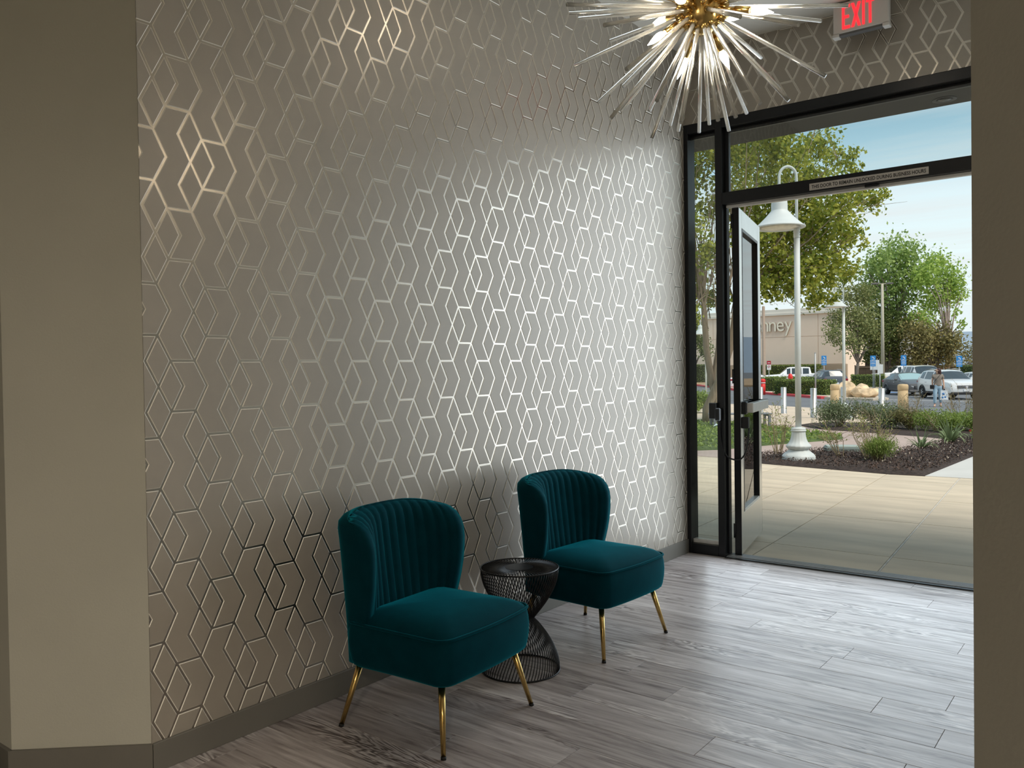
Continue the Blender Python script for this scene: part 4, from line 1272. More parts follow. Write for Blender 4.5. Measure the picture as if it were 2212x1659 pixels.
# red painted kerb face along the road, in lengths
RK = [(-38.6, 80.3), (-34.5, 74.6), (-30.6, 68.8), (-25.7, 61.5), (-20.9, 54.0), (-16.9, 49.3), (-12.9, 44.45)]
for a, b in zip(RK[:-1], RK[1:]):
    d = Vector((b[0] - a[0], b[1] - a[1])).normalized(); n_ = Vector((-d.y, d.x)) * 0.42
    kerb('kerb_red', [a, b, (b[0] - n_.x * -1, b[1] + n_.y), (a[0] + n_.x, a[1] + n_.y)], M_REDK, 0.14)
kerb('kerb_rock', [(-12.7, 44.4), (-11.4, 43.2), (-9.6, 42.9), (-9.0, 43.8), (-10.2, 47.0), (-12.0, 48.5)], M_KERB, 0.12)
# straw-coloured planting ground at the far edge of the lot
M_STRAW = pmat('dry_ground', (0.42, 0.29, 0.17), 0.95, var=0.2, scale=0.5, bump=0.4, bscale=6)
kerb('planting_far', [(-60, 80.5), (-27, 79.0), (-16, 75.0), (-6, 79.0), (10, 82), (10, 130), (-60, 130)], M_STRAW, 0.16)
kerb('kerb_pole', [(-18.6, 66.5), (-13.4, 69.0), (-12.6, 72.5), (-19.5, 72.5)], M_KERB, 0.12)
# painted lot markings
M_LINE = pmat('white_road_paint', (0.75, 0.74, 0.70), 0.8, var=0.1, scale=3)
M_BLUEP = pmat('blue_road_paint', (0.10, 0.24, 0.52), 0.8, var=0.1, scale=3)
HD = Vector((0.549, -0.836)); RT = Vector((-0.836, -0.549))
def marking(name, c, L_, w, mat, ang=None):
    d = HD if ang is None else Vector((math.cos(ang), math.sin(ang)))
    n_ = Vector((-d.y, d.x))
    c = Vector(c)
    P = [c - d * L_ / 2 - n_ * w / 2, c + d * L_ / 2 - n_ * w / 2, c + d * L_ / 2 + n_ * w / 2, c - d * L_ / 2 + n_ * w / 2]
    return struct(MB().prism([(p.x, p.y) for p in P], lambda x, y: az(y) - 0.01, lambda x, y: az(y) + 0.006).build(name, mat))
marking('stall_line', (-8.9, 44.3), 3.0, 0.14, M_LINE, -0.35)
marking('stall_line', (-6.6, 43.5), 4.0, 0.14, M_LINE, -0.35)
marking('stall_line', (-8.6, 51.0), 6.0, 0.12, M_LINE)
marking('stall_line', (-12.2, 55.5), 6.0, 0.12, M_LINE)
marking('stall_line', (-4.2, 47.5), 6.0, 0.12, M_LINE)
marking('stall_patch', (-12.5, 57.5), 1.4, 1.6, M_BLUEP)

# ---- hedges
def hedge(label, c, L_, w, h, ang, n, seed, mat, leaf=0.09):
    z = az(c[1]) + 0.08
    t = thing('clipped_hedge', label, 'hedge', (c[0], c[1], z), ang, 'clipped hedges')
    r = np.random.default_rng(seed)
    # leaves on the box surface
    f = r.choice(5, n, p=[0.3, 0.3, 0.06, 0.06, 0.28])
    P = np.stack([r.uniform(-L_ / 2, L_ / 2, n), r.uniform(-w / 2, w / 2, n), r.uniform(0.02, h, n)], 1)
    P[f == 0, 1] = -w / 2; P[f == 1, 1] = w / 2; P[f == 2, 0] = -L_ / 2; P[f == 3, 0] = L_ / 2; P[f == 4, 2] = h
    P += r.normal(size=P.shape) * 0.035
    link('foliage', leaf_mesh('foliage', P, leaf, mat, seed, 0.7), t)['kind'] = 'stuff'
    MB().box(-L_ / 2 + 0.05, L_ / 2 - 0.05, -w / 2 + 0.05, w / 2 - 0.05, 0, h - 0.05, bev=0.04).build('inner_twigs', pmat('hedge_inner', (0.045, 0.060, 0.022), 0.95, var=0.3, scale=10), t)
M_HDG = leafmat('hedge_leaf', (0.10, 0.16, 0.035), (0.28, 0.33, 0.09), 0.25)
M_HDK = leafmat('dark_hedge_leaf', (0.075, 0.12, 0.035), (0.18, 0.22, 0.07), 0.2)
a_h = math.atan2(47.9 - 50.2, -12.9 + 17.6)
hedge('long clipped hedge in front of the dark parked car, behind the red kerb', (-15.6, 49.6), 4.6, 1.0, 0.95, a_h, 5000, 61, M_HDG)
hedge('clipped hedge behind the red post, left of the near lamp post', (-19.2, 56.4), 4.6, 1.4, 1.05, a_h, 4200, 62, M_HDG)
hedge('short clipped hedge to the left of the light pole base', (-16.6, 68.9), 2.6, 1.6, 1.05, 0.25, 2200, 63, M_HDG)
hedge('clipped hedge seen left of the tree trunks across the road', (-31.4, 71.5), 3.6, 1.2, 1.15, -0.9, 2000, 64, M_HDG, 0.12)
hedge('tall clipped hedge along the base of the store wall', (-31.5, 90.2), 8.5, 1.6, 2.0, 0, 5200, 65, M_HDG, 0.15)
hedge('dark hedge along the store wall, seen left of the tree trunks', (-45.5, 89.6), 10.0, 1.6, 2.2, 0, 3600, 66, M_HDK, 0.18)
hedge('dark green hedge at the far right behind the white cars', (-9.6, 77.5), 3.2, 1.6, 1.7, 0, 2200, 67, M_HDK, 0.13)
def far_shrub(label, xy, r, h, mat, n, seed, leaf=0.16):
    t = thing('dry_shrub', label, 'shrub', (xy[0], xy[1], az(xy[1]) + 0.16), 0, 'dry shrubs at the far edge of the lot')
    bl = [(math.cos(k) * r * 0.5, math.sin(k) * r * 0.4, h * 0.45, r * 0.5) for k in range(6)]
    P = cloud(bl, n, seed, 0.5, h / r * 0.45, per=8, shell=0.3); P[:, 2] = np.clip(P[:, 2], 0.02, h)
    link('foliage', leaf_mesh('foliage', P, leaf, mat, seed, 0.5, 0.3), t)['kind'] = 'stuff'
    MB().tube([(0, 0, 0), (0.05, 0, h * 0.6)], [0.05, 0.02], 6).build('stem', M_TWIG, t)
M_GOLDL = leafmat('golden_leaf', (0.30, 0.21, 0.06), (0.50, 0.36, 0.10), 0.25)
M_RUST = leafmat('rust_leaf', (0.28, 0.13, 0.07), (0.50, 0.28, 0.16), 0.25)
far_shrub('golden dry shrub below the olive tree trunk', (-18.6, 78.4), 1.2, 1.1, M_GOLDL, 900, 71)
far_shrub('second golden dry shrub between the dark car and the white pickup', (-17.4, 80.5), 1.3, 1.0, M_GOLDL, 900, 72)
far_shrub('rust coloured dry shrub behind the white cars on the right', (-12.6, 80.0), 1.5, 2.0, M_RUST, 900, 73)
far_shrub('brown low shrub behind the left white pickup', (-26.6, 82.0), 1.4, 1.2, leafmat('brown_leaf', (0.16, 0.11, 0.06), (0.28, 0.20, 0.12), 0.2), 800, 74)

# ---- background trees
def tree(name, label, blobs, base, n, leaf, mat, seed, bark=M_BARK2, r0=0.22, clump=0.45, group='trees beyond the parking lot', aspect=0.6):
    b = (base[0], base[1], az(base[1]))
    t = thing(name, label, 'tree', b, 0, group)
    R_ = rel(blobs, b)
    link('foliage', leaf_mesh('foliage', cloud(R_, n, seed, clump, per=10, shell=0.35), leaf, mat, seed + 1, aspect), t)['kind'] = 'stuff'
    fk = (0.2, 0.1, min(q[2] - q[3] for q in R_) * 0.55 + 0.6)
    MB().tube([(0, 0, 0), (0.1, 0.05, fk[2] * 0.5), fk], [r0, r0 * 0.8, r0 * 0.7], 8).build('trunk', bark, t)
    rr = random.Random(seed); mb = MB()
    for q in R_:
        for k in range(2):
            tip = Vector(q[:3]) + Vector((rr.gauss(0, 1), rr.gauss(0, 1), rr.gauss(0, 1))) * q[3] * 0.45
            s0 = Vector(fk); mid = s0.lerp(tip, 0.5) + Vector((0, 0, 0.15 * (tip - s0).length))
            mid.x = s0.x + (tip.x - s0.x) * 0.38
            mb.tube([s0, mid, tip], [r0 * 0.42, r0 * 0.25, r0 * 0.08], 5, cap=False)
    mb.build('branches', bark, t)
T_A = [(-17.47, 82.72, 12.39, 2.06), (-18.32, 80.03, 11.52, 1.57), (-16.74, 84.19, 11.78, 1.84), (-19.52, 83.07, 10.07, 2.1), (-17.42, 83.37, 9.47, 2.53), (-15.67, 83.05, 9.76, 1.58), (-20.06, 82.55, 8.21, 1.63), (-17.7, 82.68, 7.15, 2.29)]
T_B = [(-14.02, 83.09, 10.97, 1.56), (-13.15, 84.97, 10.16, 1.58), (-14.42, 80.91, 9.49, 1.76), (-13.57, 84.95, 8.39, 1.82), (-12.39, 85.18, 8.77, 1.13), (-14.62, 83.95, 7.49, 1.81), (-14.81, 80.75, 5.56, 1.32), (-12.3, 85.83, 7.9, 0.82), (-12.37, 82.64, 5.96, 0.66), (-11.77, 82.53, 5.05, 0.61), (-11.6, 82.6, 4.3, 0.55)]
T_C = [(-18.12, 68.48, 7.22, 1.19), (-16.87, 69.47, 7.2, 1.39), (-18.45, 68.26, 5.25, 1.39), (-16.86, 67.96, 5.16, 1.76), (-18.38, 66.0, 3.99, 1.08), (-17.08, 65.98, 3.18, 1.15), (-16.07, 69.2, 3.99, 1.57)]
for L_ in (T_C,):
    for i, q in enumerate(L_): L_[i] = (q[0] - 2.6, q[1] + 8.6, (q[2] - 1.33) * 1.13 + 1.33, q[3] * 1.13)
T_D = [(-17.58, 72.13, 4.94, 1.44), (-16.69, 73.26, 5.36, 1.65), (-16.58, 71.2, 3.25, 1.62), (-15.41, 71.87, 4.03, 1.81), (-14.92, 73.88, 4.89, 1.44), (-15.69, 73.86, 2.45, 1.44), (-17.45, 73.09, 2.27, 1.04)]
for i, q in enumerate(T_D): T_D[i] = (q[0] - 1.9, q[1] + 8.0, (q[2] - 1.33) * 1.1 + 1.33, q[3] * 1.1)
T_E = [(-13.7, 71.68, 3.96, 1.59), (-12.98, 73.49, 3.18, 1.81), (-12.28, 75.61, 4.01, 1.43), (-13.57, 72.77, 1.98, 1.6), (-12.09, 74.56, 2.36, 1.61), (-10.81, 73.43, 3.11, 1.18), (-11.34, 75.45, 1.74, 1.01)]
for i, q in enumerate(T_E): T_E[i] = (q[0] - 1.4, q[1] + 7.4, (q[2] - 1.33) * 1.1 + 1.33, q[3] * 1.1)
T_F = [(-10.98, 79.94, 2.38, 0.93), (-10.78, 79.84, 1.53, 0.76), (-10.13, 80.5, 1.94, 1.27), (-9.9, 80.2, 3.2, 0.8)]
T_L = [(-35.1, 73.3, 4.35, 1.19), (-33.8, 73.25, 3.83, 0.94), (-34.82, 73.81, 5.3, 1.19), (-35.08, 72.15, 2.91, 0.94), (-36.39, 72.75, 4.86, 1.44), (-33.2, 72.9, 2.9, 0.8)]
M_LFB = leafmat('far_green_leaf', (0.182, 0.294, 0.077), (0.448, 0.560, 0.182), 0.35)
M_LFC = leafmat('far_lime_leaf', (0.224, 0.364, 0.070), (0.532, 0.658, 0.168), 0.4)
M_LFD = leafmat('far_olive_leaf', (0.140, 0.182, 0.063), (0.378, 0.378, 0.154), 0.25)
M_LFE = leafmat('far_dark_leaf', (0.077, 0.119, 0.035), (0.238, 0.266, 0.084), 0.2)
M_LFF = leafmat('far_dull_leaf', (0.140, 0.140, 0.056), (0.392, 0.322, 0.126), 0.2)
tree('tall_tree', 'tallest light green tree behind the light pole', T_A, (-17.6, 83.0), 6500, 0.34, M_LFB, 81, r0=0.26)
tree('eucalyptus_tree', 'airy light green tree with pale bare limbs on the right', T_B, (-13.2, 83.6), 4600, 0.32, M_LFC, 82, pmat('pale_bark', (0.42, 0.34, 0.30), 0.9, var=0.1), 0.24, 0.5)
tree('olive_tree', 'dull olive-green tree with a leaning trunk beside the store corner', T_C, (-19.8, 77.0), 6500, 0.24, M_LFD, 83, r0=0.2)
tree('dense_tree', 'dense dark green tree right behind the light pole', T_D, (-18.0, 80.6), 7500, 0.26, M_LFE, 84)
tree('dense_tree', 'broad dull green tree behind the walking person', T_E, (-14.0, 81.0), 7500, 0.26, M_LFF, 85)
tree('bare_shrub_tree', 'thin brownish tree at the far right edge before the hills', T_F, (-10.6, 80.2), 900, 0.2, M_LFF, 86, r0=0.08, clump=0.8)
tree('dark_tree', 'dark green tree across the road, seen left of the tree trunks', T_L, (-34.8, 73.2), 4200, 0.26, M_LFE, 87)

# ---- department store
M_STORE = pmat('store_stucco', (0.86, 0.70, 0.575), 0.9, var=0.03, scale=0.5, bump=0.1, bscale=10)
M_STOREB = pmat('store_base', (0.40, 0.315, 0.235), 0.9, var=0.05, scale=0.5)
M_CAP = pmat('store_cornice', (0.74, 0.70, 0.63), 0.8, var=0.03, scale=0.5)
sb = thing('store_building', 'large beige store building with raised cream letters across the lot', 'building', (-24.9, 92.0, az(92)))
zb = -az(92)
xs_ = [0.0, -3.1, -9.5, -16.0, -22.5, -29.0, -35.5]
for a, b in zip(xs_[:-1], xs_[1:]):
    MB().box(b + 0.02, a - 0.02, 0, 0.3, 1.5 + zb, 4.71 + zb, bev=0.015).build('wall_panel', M_STORE, sb)
    MB().box(b + 0.02, a - 0.02, 0, 0.3, 4.75 + zb, 7.3 + zb, bev=0.015).build('wall_panel', M_STORE, sb)
MB().box(-35.6, -0.05, 0.1, 8, 0, 7.6 + zb).build('core', M_STORE, sb)
MB().box(-35.6, 0.05, -0.1, 0.5, 0, 1.46 + zb, bev=0.02).build('plinth', M_STOREB, sb)
MB().box(-35.6, 0.25, -0.25, 8.2, 7.3 + zb, 7.62 + zb, bev=0.03).build('cornice', M_CAP, sb)
MB().box(-35.6, 0.1, -0.1, 8.1, 7.62 + zb, 8.05 + zb, bev=0.03).build('parapet', M_CAP, sb)
M_SIGNL = pmat('cream_letter', (0.80, 0.75, 0.62), 0.5, emit=(1, 0.95, 0.8), estr=0.05)
M_SIGNS = pmat('letter_return', (0.22, 0.15, 0.10), 0.6)
x = -30.86 + 24.9
adv = {'y': 0.94, 'e': 0.96, 'n': 0.92, 'P': 1.25, 'C': 1.5, 'J': 0.95}
for chx in reversed('JCPenney'):
    me = text_mesh(chx, 2.45, 0.09, M_SIGNL, 0.0, 'LEFT')
    xv = [v.co.x for v in me.vertices]
    w_ = adv[chx] * 0.92
    k = w_ / (max(xv) - min(xv))
    me.materials.append(M_SIGNS)
    for p in me.polygons:
        if abs(p.normal.z) < 0.5: p.material_index = 1
    x -= adv[chx]
    link('sign_letter', me, sb, (x - min(xv) * k, -0.16, 5.45 + zb), (PI / 2, 0, 0), (k, 1, 1))
# low white building and fence behind the trees
wb = thing('white_building', 'low white building with a dark open front, between the store and the trees', 'building', (-28.5, 108, az(108)))
M_WHB = pmat('white_wall', (0.70, 0.70, 0.70), 0.8, var=0.04)
MB().box(0, 9.0, 0, 6, 2.6, 6.2, bev=0.05).build('upper_wall', M_WHB, wb)
MB().box(0, 9.0, 0.3, 6, 0, 2.6).build('dark_front', pmat('dark_opening', (0.03, 0.028, 0.025), 0.8), wb)
for k in range(4): MB().box(0.2 + 2.8 * k, 0.5 + 2.8 * k, 0, 0.3, 0, 2.6).build('pillar', M_WHB, wb)
fn = thing('board_fence', 'dark brown board fence behind the parked white cars', 'fence', (-23.5, 90.5, az(90)), 0.05)
M_FEN = pmat('dark_fence_wood', (0.10, 0.075, 0.055), 0.9, var=0.2, scale=2)
for k in range(15):
    MB().box(k * 1.1, k * 1.1 + 1.06, 0, 0.05, 0.1, 1.9).build('board_panel', M_FEN, fn)
    if k % 3 == 0: MB().box(k * 1.1 - 0.06, k * 1.1 + 0.06, -0.07, 0.0, 0, 2.0).build('post', M_FEN, fn)
MB().box(0, 16.5, -0.05, 0.0, 1.7, 1.8).build('rail', pmat('fence_rail', (0.22, 0.17, 0.13), 0.9, var=0.1), fn)
# hills
hp = []
rh = random.Random(9)
N_ = 60
for i in range(N_ + 1):
    s = i / N_
    hp.append((-900 + 1500 * s, 1000 + 60 * math.sin(s * 9), 36 + 9 * math.sin(s * 11 + 1) + 4 * math.sin(s * 31)))
mb = MB()
V = [(p[0], p[1], -12) for p in hp] + [(p[0], p[1] + 60, p[2] * 0.7) for p in hp] + [(p[0], p[1] + 160, p[2]) for p in hp] + [(p[0], p[1] + 500, -12) for p in hp]
n_ = N_ + 1
mb.add(V, [(r_ * n_ + i, r_ * n_ + i + 1, (r_ + 1) * n_ + i + 1, (r_ + 1) * n_ + i) for r_ in range(3) for i in range(N_)], 0, True)
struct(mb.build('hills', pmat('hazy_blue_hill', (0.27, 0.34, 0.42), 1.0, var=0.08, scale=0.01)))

# ---- rock pile
M_ROCK = pmat('tan_boulder', (0.74, 0.55, 0.35), 0.9, var=0.35, scale=3.2, bump=1.0, bscale=7)
def boulder(label, c, sx, sy, sz, seed, rz):
    bm = bmesh.new()
    bmesh.ops.create_icosphere(bm, subdivisions=3, radius=1.0)
    rr = random.Random(seed)
    pl = [(Vector((rr.gauss(0, 1), rr.gauss(0, 1), rr.gauss(0, 1))).normalized(), rr.uniform(0.5, 0.85)) for _ in range(22)]
    for v in bm.verts:
        for nn, d in pl:
            q = v.co.dot(nn)
            if q > d: v.co -= nn * (q - d) * 0.97
        v.co = Vector((v.co.x * sx, v.co.y * sy, v.co.z * sz))
    me = bpy.data.meshes.new('boulder'); bm.to_mesh(me); bm.free(); me.materials.append(M_ROCK); me.polygons.foreach_set('use_smooth', [False] * len(me.polygons))
    z0 = min(v.co.z for v in me.vertices)
    o = link('boulder', me, None, (c[0], c[1], az(c[1]) + 0.12 - z0 * 0.75), (0, 0, rz))
    tag(o, label, 'rock', 'boulders of the rock pile')
boulder('tallest tan boulder at the left of the rock pile', (-11.45, 45.0), 0.68, 0.5, 0.66, 1, 0.3)
boulder('middle tan boulder of the rock pile, cracked and pale', (-10.85, 44.8), 0.74, 0.55, 0.58, 2, 0.9)
boulder('low tan boulder tapering off at the right end of the rock pile', (-10.15, 44.2), 0.80, 0.5, 0.40, 3, 0.5)

# ---- signs and poles
M_POST = pmat('galvanised_post', (0.45, 0.45, 0.44), 0.5, metal=0.4, var=0.05)
M_BLUE = pmat('blue_sign', (0.035, 0.27, 0.66), 0.5)
M_WHITE = pmat('white_sign', (0.80, 0.80, 0.79), 0.5)
M_DRED = pmat('dark_red_sign', (0.42, 0.02, 0.04), 0.5)
def face_cam(x, y): return math.atan2(-5.457 - y, 2.651 - x) + PI / 2
def blue_sign(xy, label, ztop, w=0.36):
    t = thing('parking_sign', label, 'sign', (xy[0], xy[1], az(xy[1])), face_cam(*xy), 'blue accessible parking signs')
    z1 = ztop - az(xy[1])
    MB().tube([(0, 0.03, 0), (0, 0.03, z1 - 0.05)], 0.032, 8).build('post', M_POST, t)
    p1 = MB().box(-w / 2, w / 2, -0.01, 0.01, z1 - 0.78, z1, bev=0.004).build('plate', M_BLUE, t)
    wf_ = lambda x0, x1, z0, z1_: MB().box(x0, x1, -0.014, -0.010, z0, z1_).build('mark', M_WHITE, p1)
    # wheelchair figure in strokes
    MB().tube([(0.095 * math.cos(q) - 0.02, -0.013, z1 - 0.22 + 0.095 * math.sin(q)) for q in [i * 2 * PI / 14 - 2.2 for i in range(11)]], 0.017, 5).build('wheel_mark', M_WHITE, p1)
    MB().tube([(-0.03, -0.013, z1 - 0.09), (-0.02, -0.013, z1 - 0.19), (0.05, -0.013, z1 - 0.19), (0.09, -0.013, z1 - 0.29)], 0.017, 5).build('figure_mark', M_WHITE, p1)
    wf_(-w / 2 + 0.02, w / 2 - 0.02, z1 - 0.385, z1 - 0.355)
    for k in range(3): wf_(-0.13 + 0.1 * k, -0.07 + 0.1 * k, z1 - 0.46, z1 - 0.43)
    for k in range(2): wf_(-0.12, 0.12, z1 - 0.515 - 0.055 * k, z1 - 0.50 - 0.055 * k)
    wf_(-w / 2 + 0.02, w / 2 - 0.02, z1 - 0.60, z1 - 0.575)
    for k in range(2): wf_(-0.11, 0.11, z1 - 0.68 - 0.045 * k, z1 - 0.67 - 0.045 * k)
blue_sign((-18.73, 64.0), 'blue accessible parking sign above the dark parked car', 2.12, 0.39)
blue_sign((-13.41, 58.01), 'blue accessible parking sign left of the light pole', 1.98)
blue_sign((-11.66, 59.36), 'blue accessible parking sign right of the light pole', 1.98)
blue_sign((-8.25, 60.5), 'blue accessible parking sign at the far right above the white car', 1.86, 0.38)
def plain_post(xy, h, label, lean=0.0):
    t = thing('sign_post', label, 'post', (xy[0], xy[1], az(xy[1])), face_cam(*xy))
    MB().tube([(0, 0, 0), (lean, 0, h)], 0.045, 8).build('pole', M_POST, t)
    MB().lathe([(0.052, h), (0.052, h + 0.03), (0, h + 0.04)], 10).build('cap', M_POST, t, (lean, 0, 0))
plain_post((-13.9, 46.6), 2.75, 'slim bare grey post in front of the dark parked car')
wsb = thing('white_sign_board', 'white sign board on a slim post just left of the light pole', 'sign', (-11.02, 50.1, az(50.1)), face_cam(-11.02, 50.1))
MB().tube([(0, 0, 0), (0.03, 0, 1.95)], 0.035, 8).build('post', M_POST, wsb)
MB().box(-0.12, 0.20, -0.06, -0.03, 1.42, 2.0, bev=0.004).build('board', M_WHITE, wsb)
wsc = thing('white_sign_board', 'small white sign board behind the second blue parking sign', 'sign', (-14.1, 61.2, az(61.2)), face_cam(-14.1, 61.2))
MB().tube([(0, 0, 0), (0, 0, 2.3)], 0.03, 8).build('post', M_POST, wsc)
MB().box(-0.32, 0.32, -0.05, -0.03, 1.6, 2.35, bev=0.004).build('board', M_WHITE, wsc)
rs = thing('red_white_sign', 'red and white traffic sign on a slim post before the store hedge', 'sign', (-21.57, 59.27, az(59.27)), face_cam(-21.57, 59.27))
MB().tube([(0, 0.03, 0), (0, 0.03, 2.4)], 0.03, 8).build('post', M_POST, rs)
p_ = MB().box(-0.155, 0.155, -0.01, 0.01, 2.13, 2.42, bev=0.004).build('red_plate', M_DRED, rs)
MB().box(-0.09, 0.09, -0.013, -0.010, 2.24, 2.285).build('mark', M_WHITE, p_)
p_ = MB().box(-0.155, 0.155, -0.01, 0.01, 1.70, 2.11, bev=0.004).build('white_plate', M_WHITE, rs)
MB().tube([(0.085 * math.cos(q), -0.012, 1.955 + 0.085 * math.sin(q)) for q in [i * 2 * PI / 16 for i in range(16)]], 0.014, 5, closed=True).build('ring_mark', M_DRED, p_)
MB().tube([(-0.06, -0.012, 1.9), (0.06, -0.012, 2.01)], 0.013, 5).build('slash_mark', M_DRED, p_)
M_POLE = pmat('tan_pole', (0.46, 0.42, 0.33), 0.7, var=0.05)
pl_ = thing('light_pole', 'tall tan parking lot light pole on a concrete base', 'light pole', (-15.95, 71.2, az(71.2)))
MB().lathe([(0.40, 0), (0.40, 0.95), (0.36, 1.0), (0, 1.0)], 20).build('concrete_base', pmat('pole_base', (0.47, 0.42, 0.34), 0.9, var=0.08), pl_)
MB().lathe([(0.16, 1.0), (0.11, 9.0), (0.0, 9.02)], 14).build('shaft', M_POLE, pl_)
MB().box(-0.75, 0.75, -0.04, 0.04, 8.98, 9.04).build('crossarm', M_POLE, pl_, None, (0, 0, 0.6))
for s in (-1, 1): MB().box(s * 0.62 - 0.28, s * 0.62 + 0.28, -0.14, 0.14, 8.96, 9.10, bev=0.02).build('lamp_head', pmat('lamp_head', (0.13, 0.12, 0.11), 0.5), pl_, None, (0, 0, 0.6))
pl2 = thing('brown_pole', 'brown pole rising in front of the store letters, behind the hedge', 'pole', (-25.24, 67.86, az(67.86)))
MB().lathe([(0.19, 0), (0.19, 0.35), (0.15, 0.40), (0.13, 7.4), (0, 7.45)], 12).build('shaft', pmat('brown_pole', (0.33, 0.25, 0.19), 0.7, var=0.06), pl2)
MB().lathe([(0.32, 0), (0.32, 0.3), (0.2, 0.34)], 14).build('base', pmat('pole_base', (0.47, 0.42, 0.34)), pl2)
M_REDP = pmat('red_paint', (0.72, 0.035, 0.03), 0.5, var=0.05)
rp = thing('red_post', 'red post with a white band beside the hedge', 'bollard', (-18.9, 50.9, az(50.9)))
MB().lathe([(0.19, 0), (0.19, 0.75), (0.17, 0.76)], 18).build('shaft', M_REDP, rp)
MB().lathe([(0.195, 0.80), (0.195, 0.86)], 18).build('white_band', M_WHITE, rp)
MB().lathe([(0.17, 0.75), (0.18, 0.8), (0.18, 0.86), (0.20, 0.9), (0.20, 1.02), (0.15, 1.1), (0, 1.12)], 18).build('cap', M_REDP, rp)
hy = thing('fire_hydrant', 'red fire hydrant standing behind the clipped hedge', 'hydrant', (-17.3, 51.9, az(51.9) + 0.1), face_cam(-17.3, 51.9))
MB().lathe([(0.2, 0), (0.2, 0.05), (0.14, 0.07), (0.14, 0.8), (0.19, 0.83), (0.19, 0.9), (0.16, 0.95), (0.16, 1.15), (0.13, 1.27), (0.06, 1.34), (0, 1.35)], 18).build('barrel', M_REDP, hy)
MB().tube([(0, -0.1, 1.02), (0, -0.28, 1.02)], 0.12, 14).build('outlet', M_REDP, hy)
MB().tube([(-0.1, 0, 1.0), (-0.26, 0, 1.0)], 0.08, 12).build('side_cap', M_WHITE, hy)

# ================================================================== parked vehicles
M_TINT = pmat('car_glass', (0.035, 0.045, 0.05), 0.06, metal=0.0, spec=0.8, coat=0.6)
M_SHADE = pmat('windscreen_shade', (0.30, 0.45, 0.46), 0.25, spec=0.7, coat=0.5)
M_TYRE = pmat('tyre', (0.018, 0.018, 0.019), 0.85, var=0.1)
M_RIM = pmat('alloy_rim', (0.55, 0.55, 0.55), 0.3, metal=0.8)
M_DARKT = pmat('dark_trim', (0.022, 0.022, 0.024), 0.5)
M_CHROME = pmat('chrome', (0.75, 0.75, 0.76), 0.12, metal=1.0)
M_HEADL = pmat('headlamp', (0.70, 0.72, 0.74), 0.12, metal=0.3, coat=0.6)
M_TAILL = pmat('tail_lamp', (0.32, 0.015, 0.03), 0.2, coat=0.5)
M_PLATE = pmat('licence_plate', (0.75, 0.76, 0.78), 0.5)
SHAPES = {
 # x from nose (+) to tail (-): (x, top height, belt height, half width)
 'suv': dict(st=[(2.24, 0.72, 0.70, 0.70), (2.18, 0.92, 0.86, 0.82), (1.95, 1.00, 0.94, 0.90), (1.30, 1.07, 1.00, 0.925), (0.95, 1.12, 1.03, 0.925), (0.30, 1.55, 1.06, 0.925), (-0.05, 1.62, 1.07, 0.925), (-0.15, 1.63, 1.07, 0.925), (-1.05, 1.64, 1.09, 0.925), (-1.15, 1.64, 1.10, 0.925), (-1.70, 1.60, 1.14, 0.91), (-1.85, 1.57, 1.15, 0.90), (-2.15, 1.20, 1.08, 0.86), (-2.24, 0.95, 0.90, 0.80), (-2.26, 0.62, 0.60, 0.74)],
   ws=(4, 5), sw=[(5, 6), (7, 8), (9, 10)], rw=(11, 12), ax=(1.36, -1.31), R=0.355, zb=0.30, w0=0.925),
 'sedan': dict(st=[(2.38, 0.58, 0.56, 0.66), (2.33, 0.76, 0.70, 0.80), (2.05, 0.86, 0.80, 0.88), (1.30, 0.98, 0.90, 0.91), (1.02, 1.02, 0.93, 0.91), (0.25, 1.40, 0.96, 0.91), (-0.10, 1.445, 0.97, 0.91), (-0.20, 1.45, 0.97, 0.91), (-0.95, 1.42, 0.98, 0.91), (-1.05, 1.41, 0.99, 0.91), (-1.35, 1.33, 1.0, 0.90), (-1.45, 1.29, 1.01, 0.90), (-1.95, 1.08, 1.0, 0.88), (-2.30, 1.04, 0.96, 0.84), (-2.42, 0.70, 0.66, 0.76)],
   ws=(4, 5), sw=[(5, 6), (7, 8), (9, 10)], rw=(11, 12), ax=(1.42, -1.36), R=0.33, zb=0.24, w0=0.91),
 'pickup': dict(st=[(2.85, 0.85, 0.80, 0.86), (2.80, 1.12, 1.05, 0.95), (2.55, 1.22, 1.14, 0.98), (1.75, 1.27, 1.18, 1.0), (1.45, 1.30, 1.22, 1.0), (0.85, 1.84, 1.25, 1.0), (0.55, 1.90, 1.26, 1.0), (0.45, 1.90, 1.26, 1.0), (-0.35, 1.90, 1.27, 1.0), (-0.45, 1.90, 1.27, 1.0), (-0.95, 1.88, 1.28, 1.0), (-1.05, 1.86, 1.29, 1.0), (-1.15, 1.34, 1.30, 1.0), (-2.80, 1.34, 1.28, 1.0), (-2.88, 0.70, 0.68, 0.95)],
   ws=(4, 5), sw=[(5, 6), (7, 8), (9, 10)], rw=(11, 12), ax=(1.85, -1.75), R=0.41, zb=0.42, w0=1.0),
}
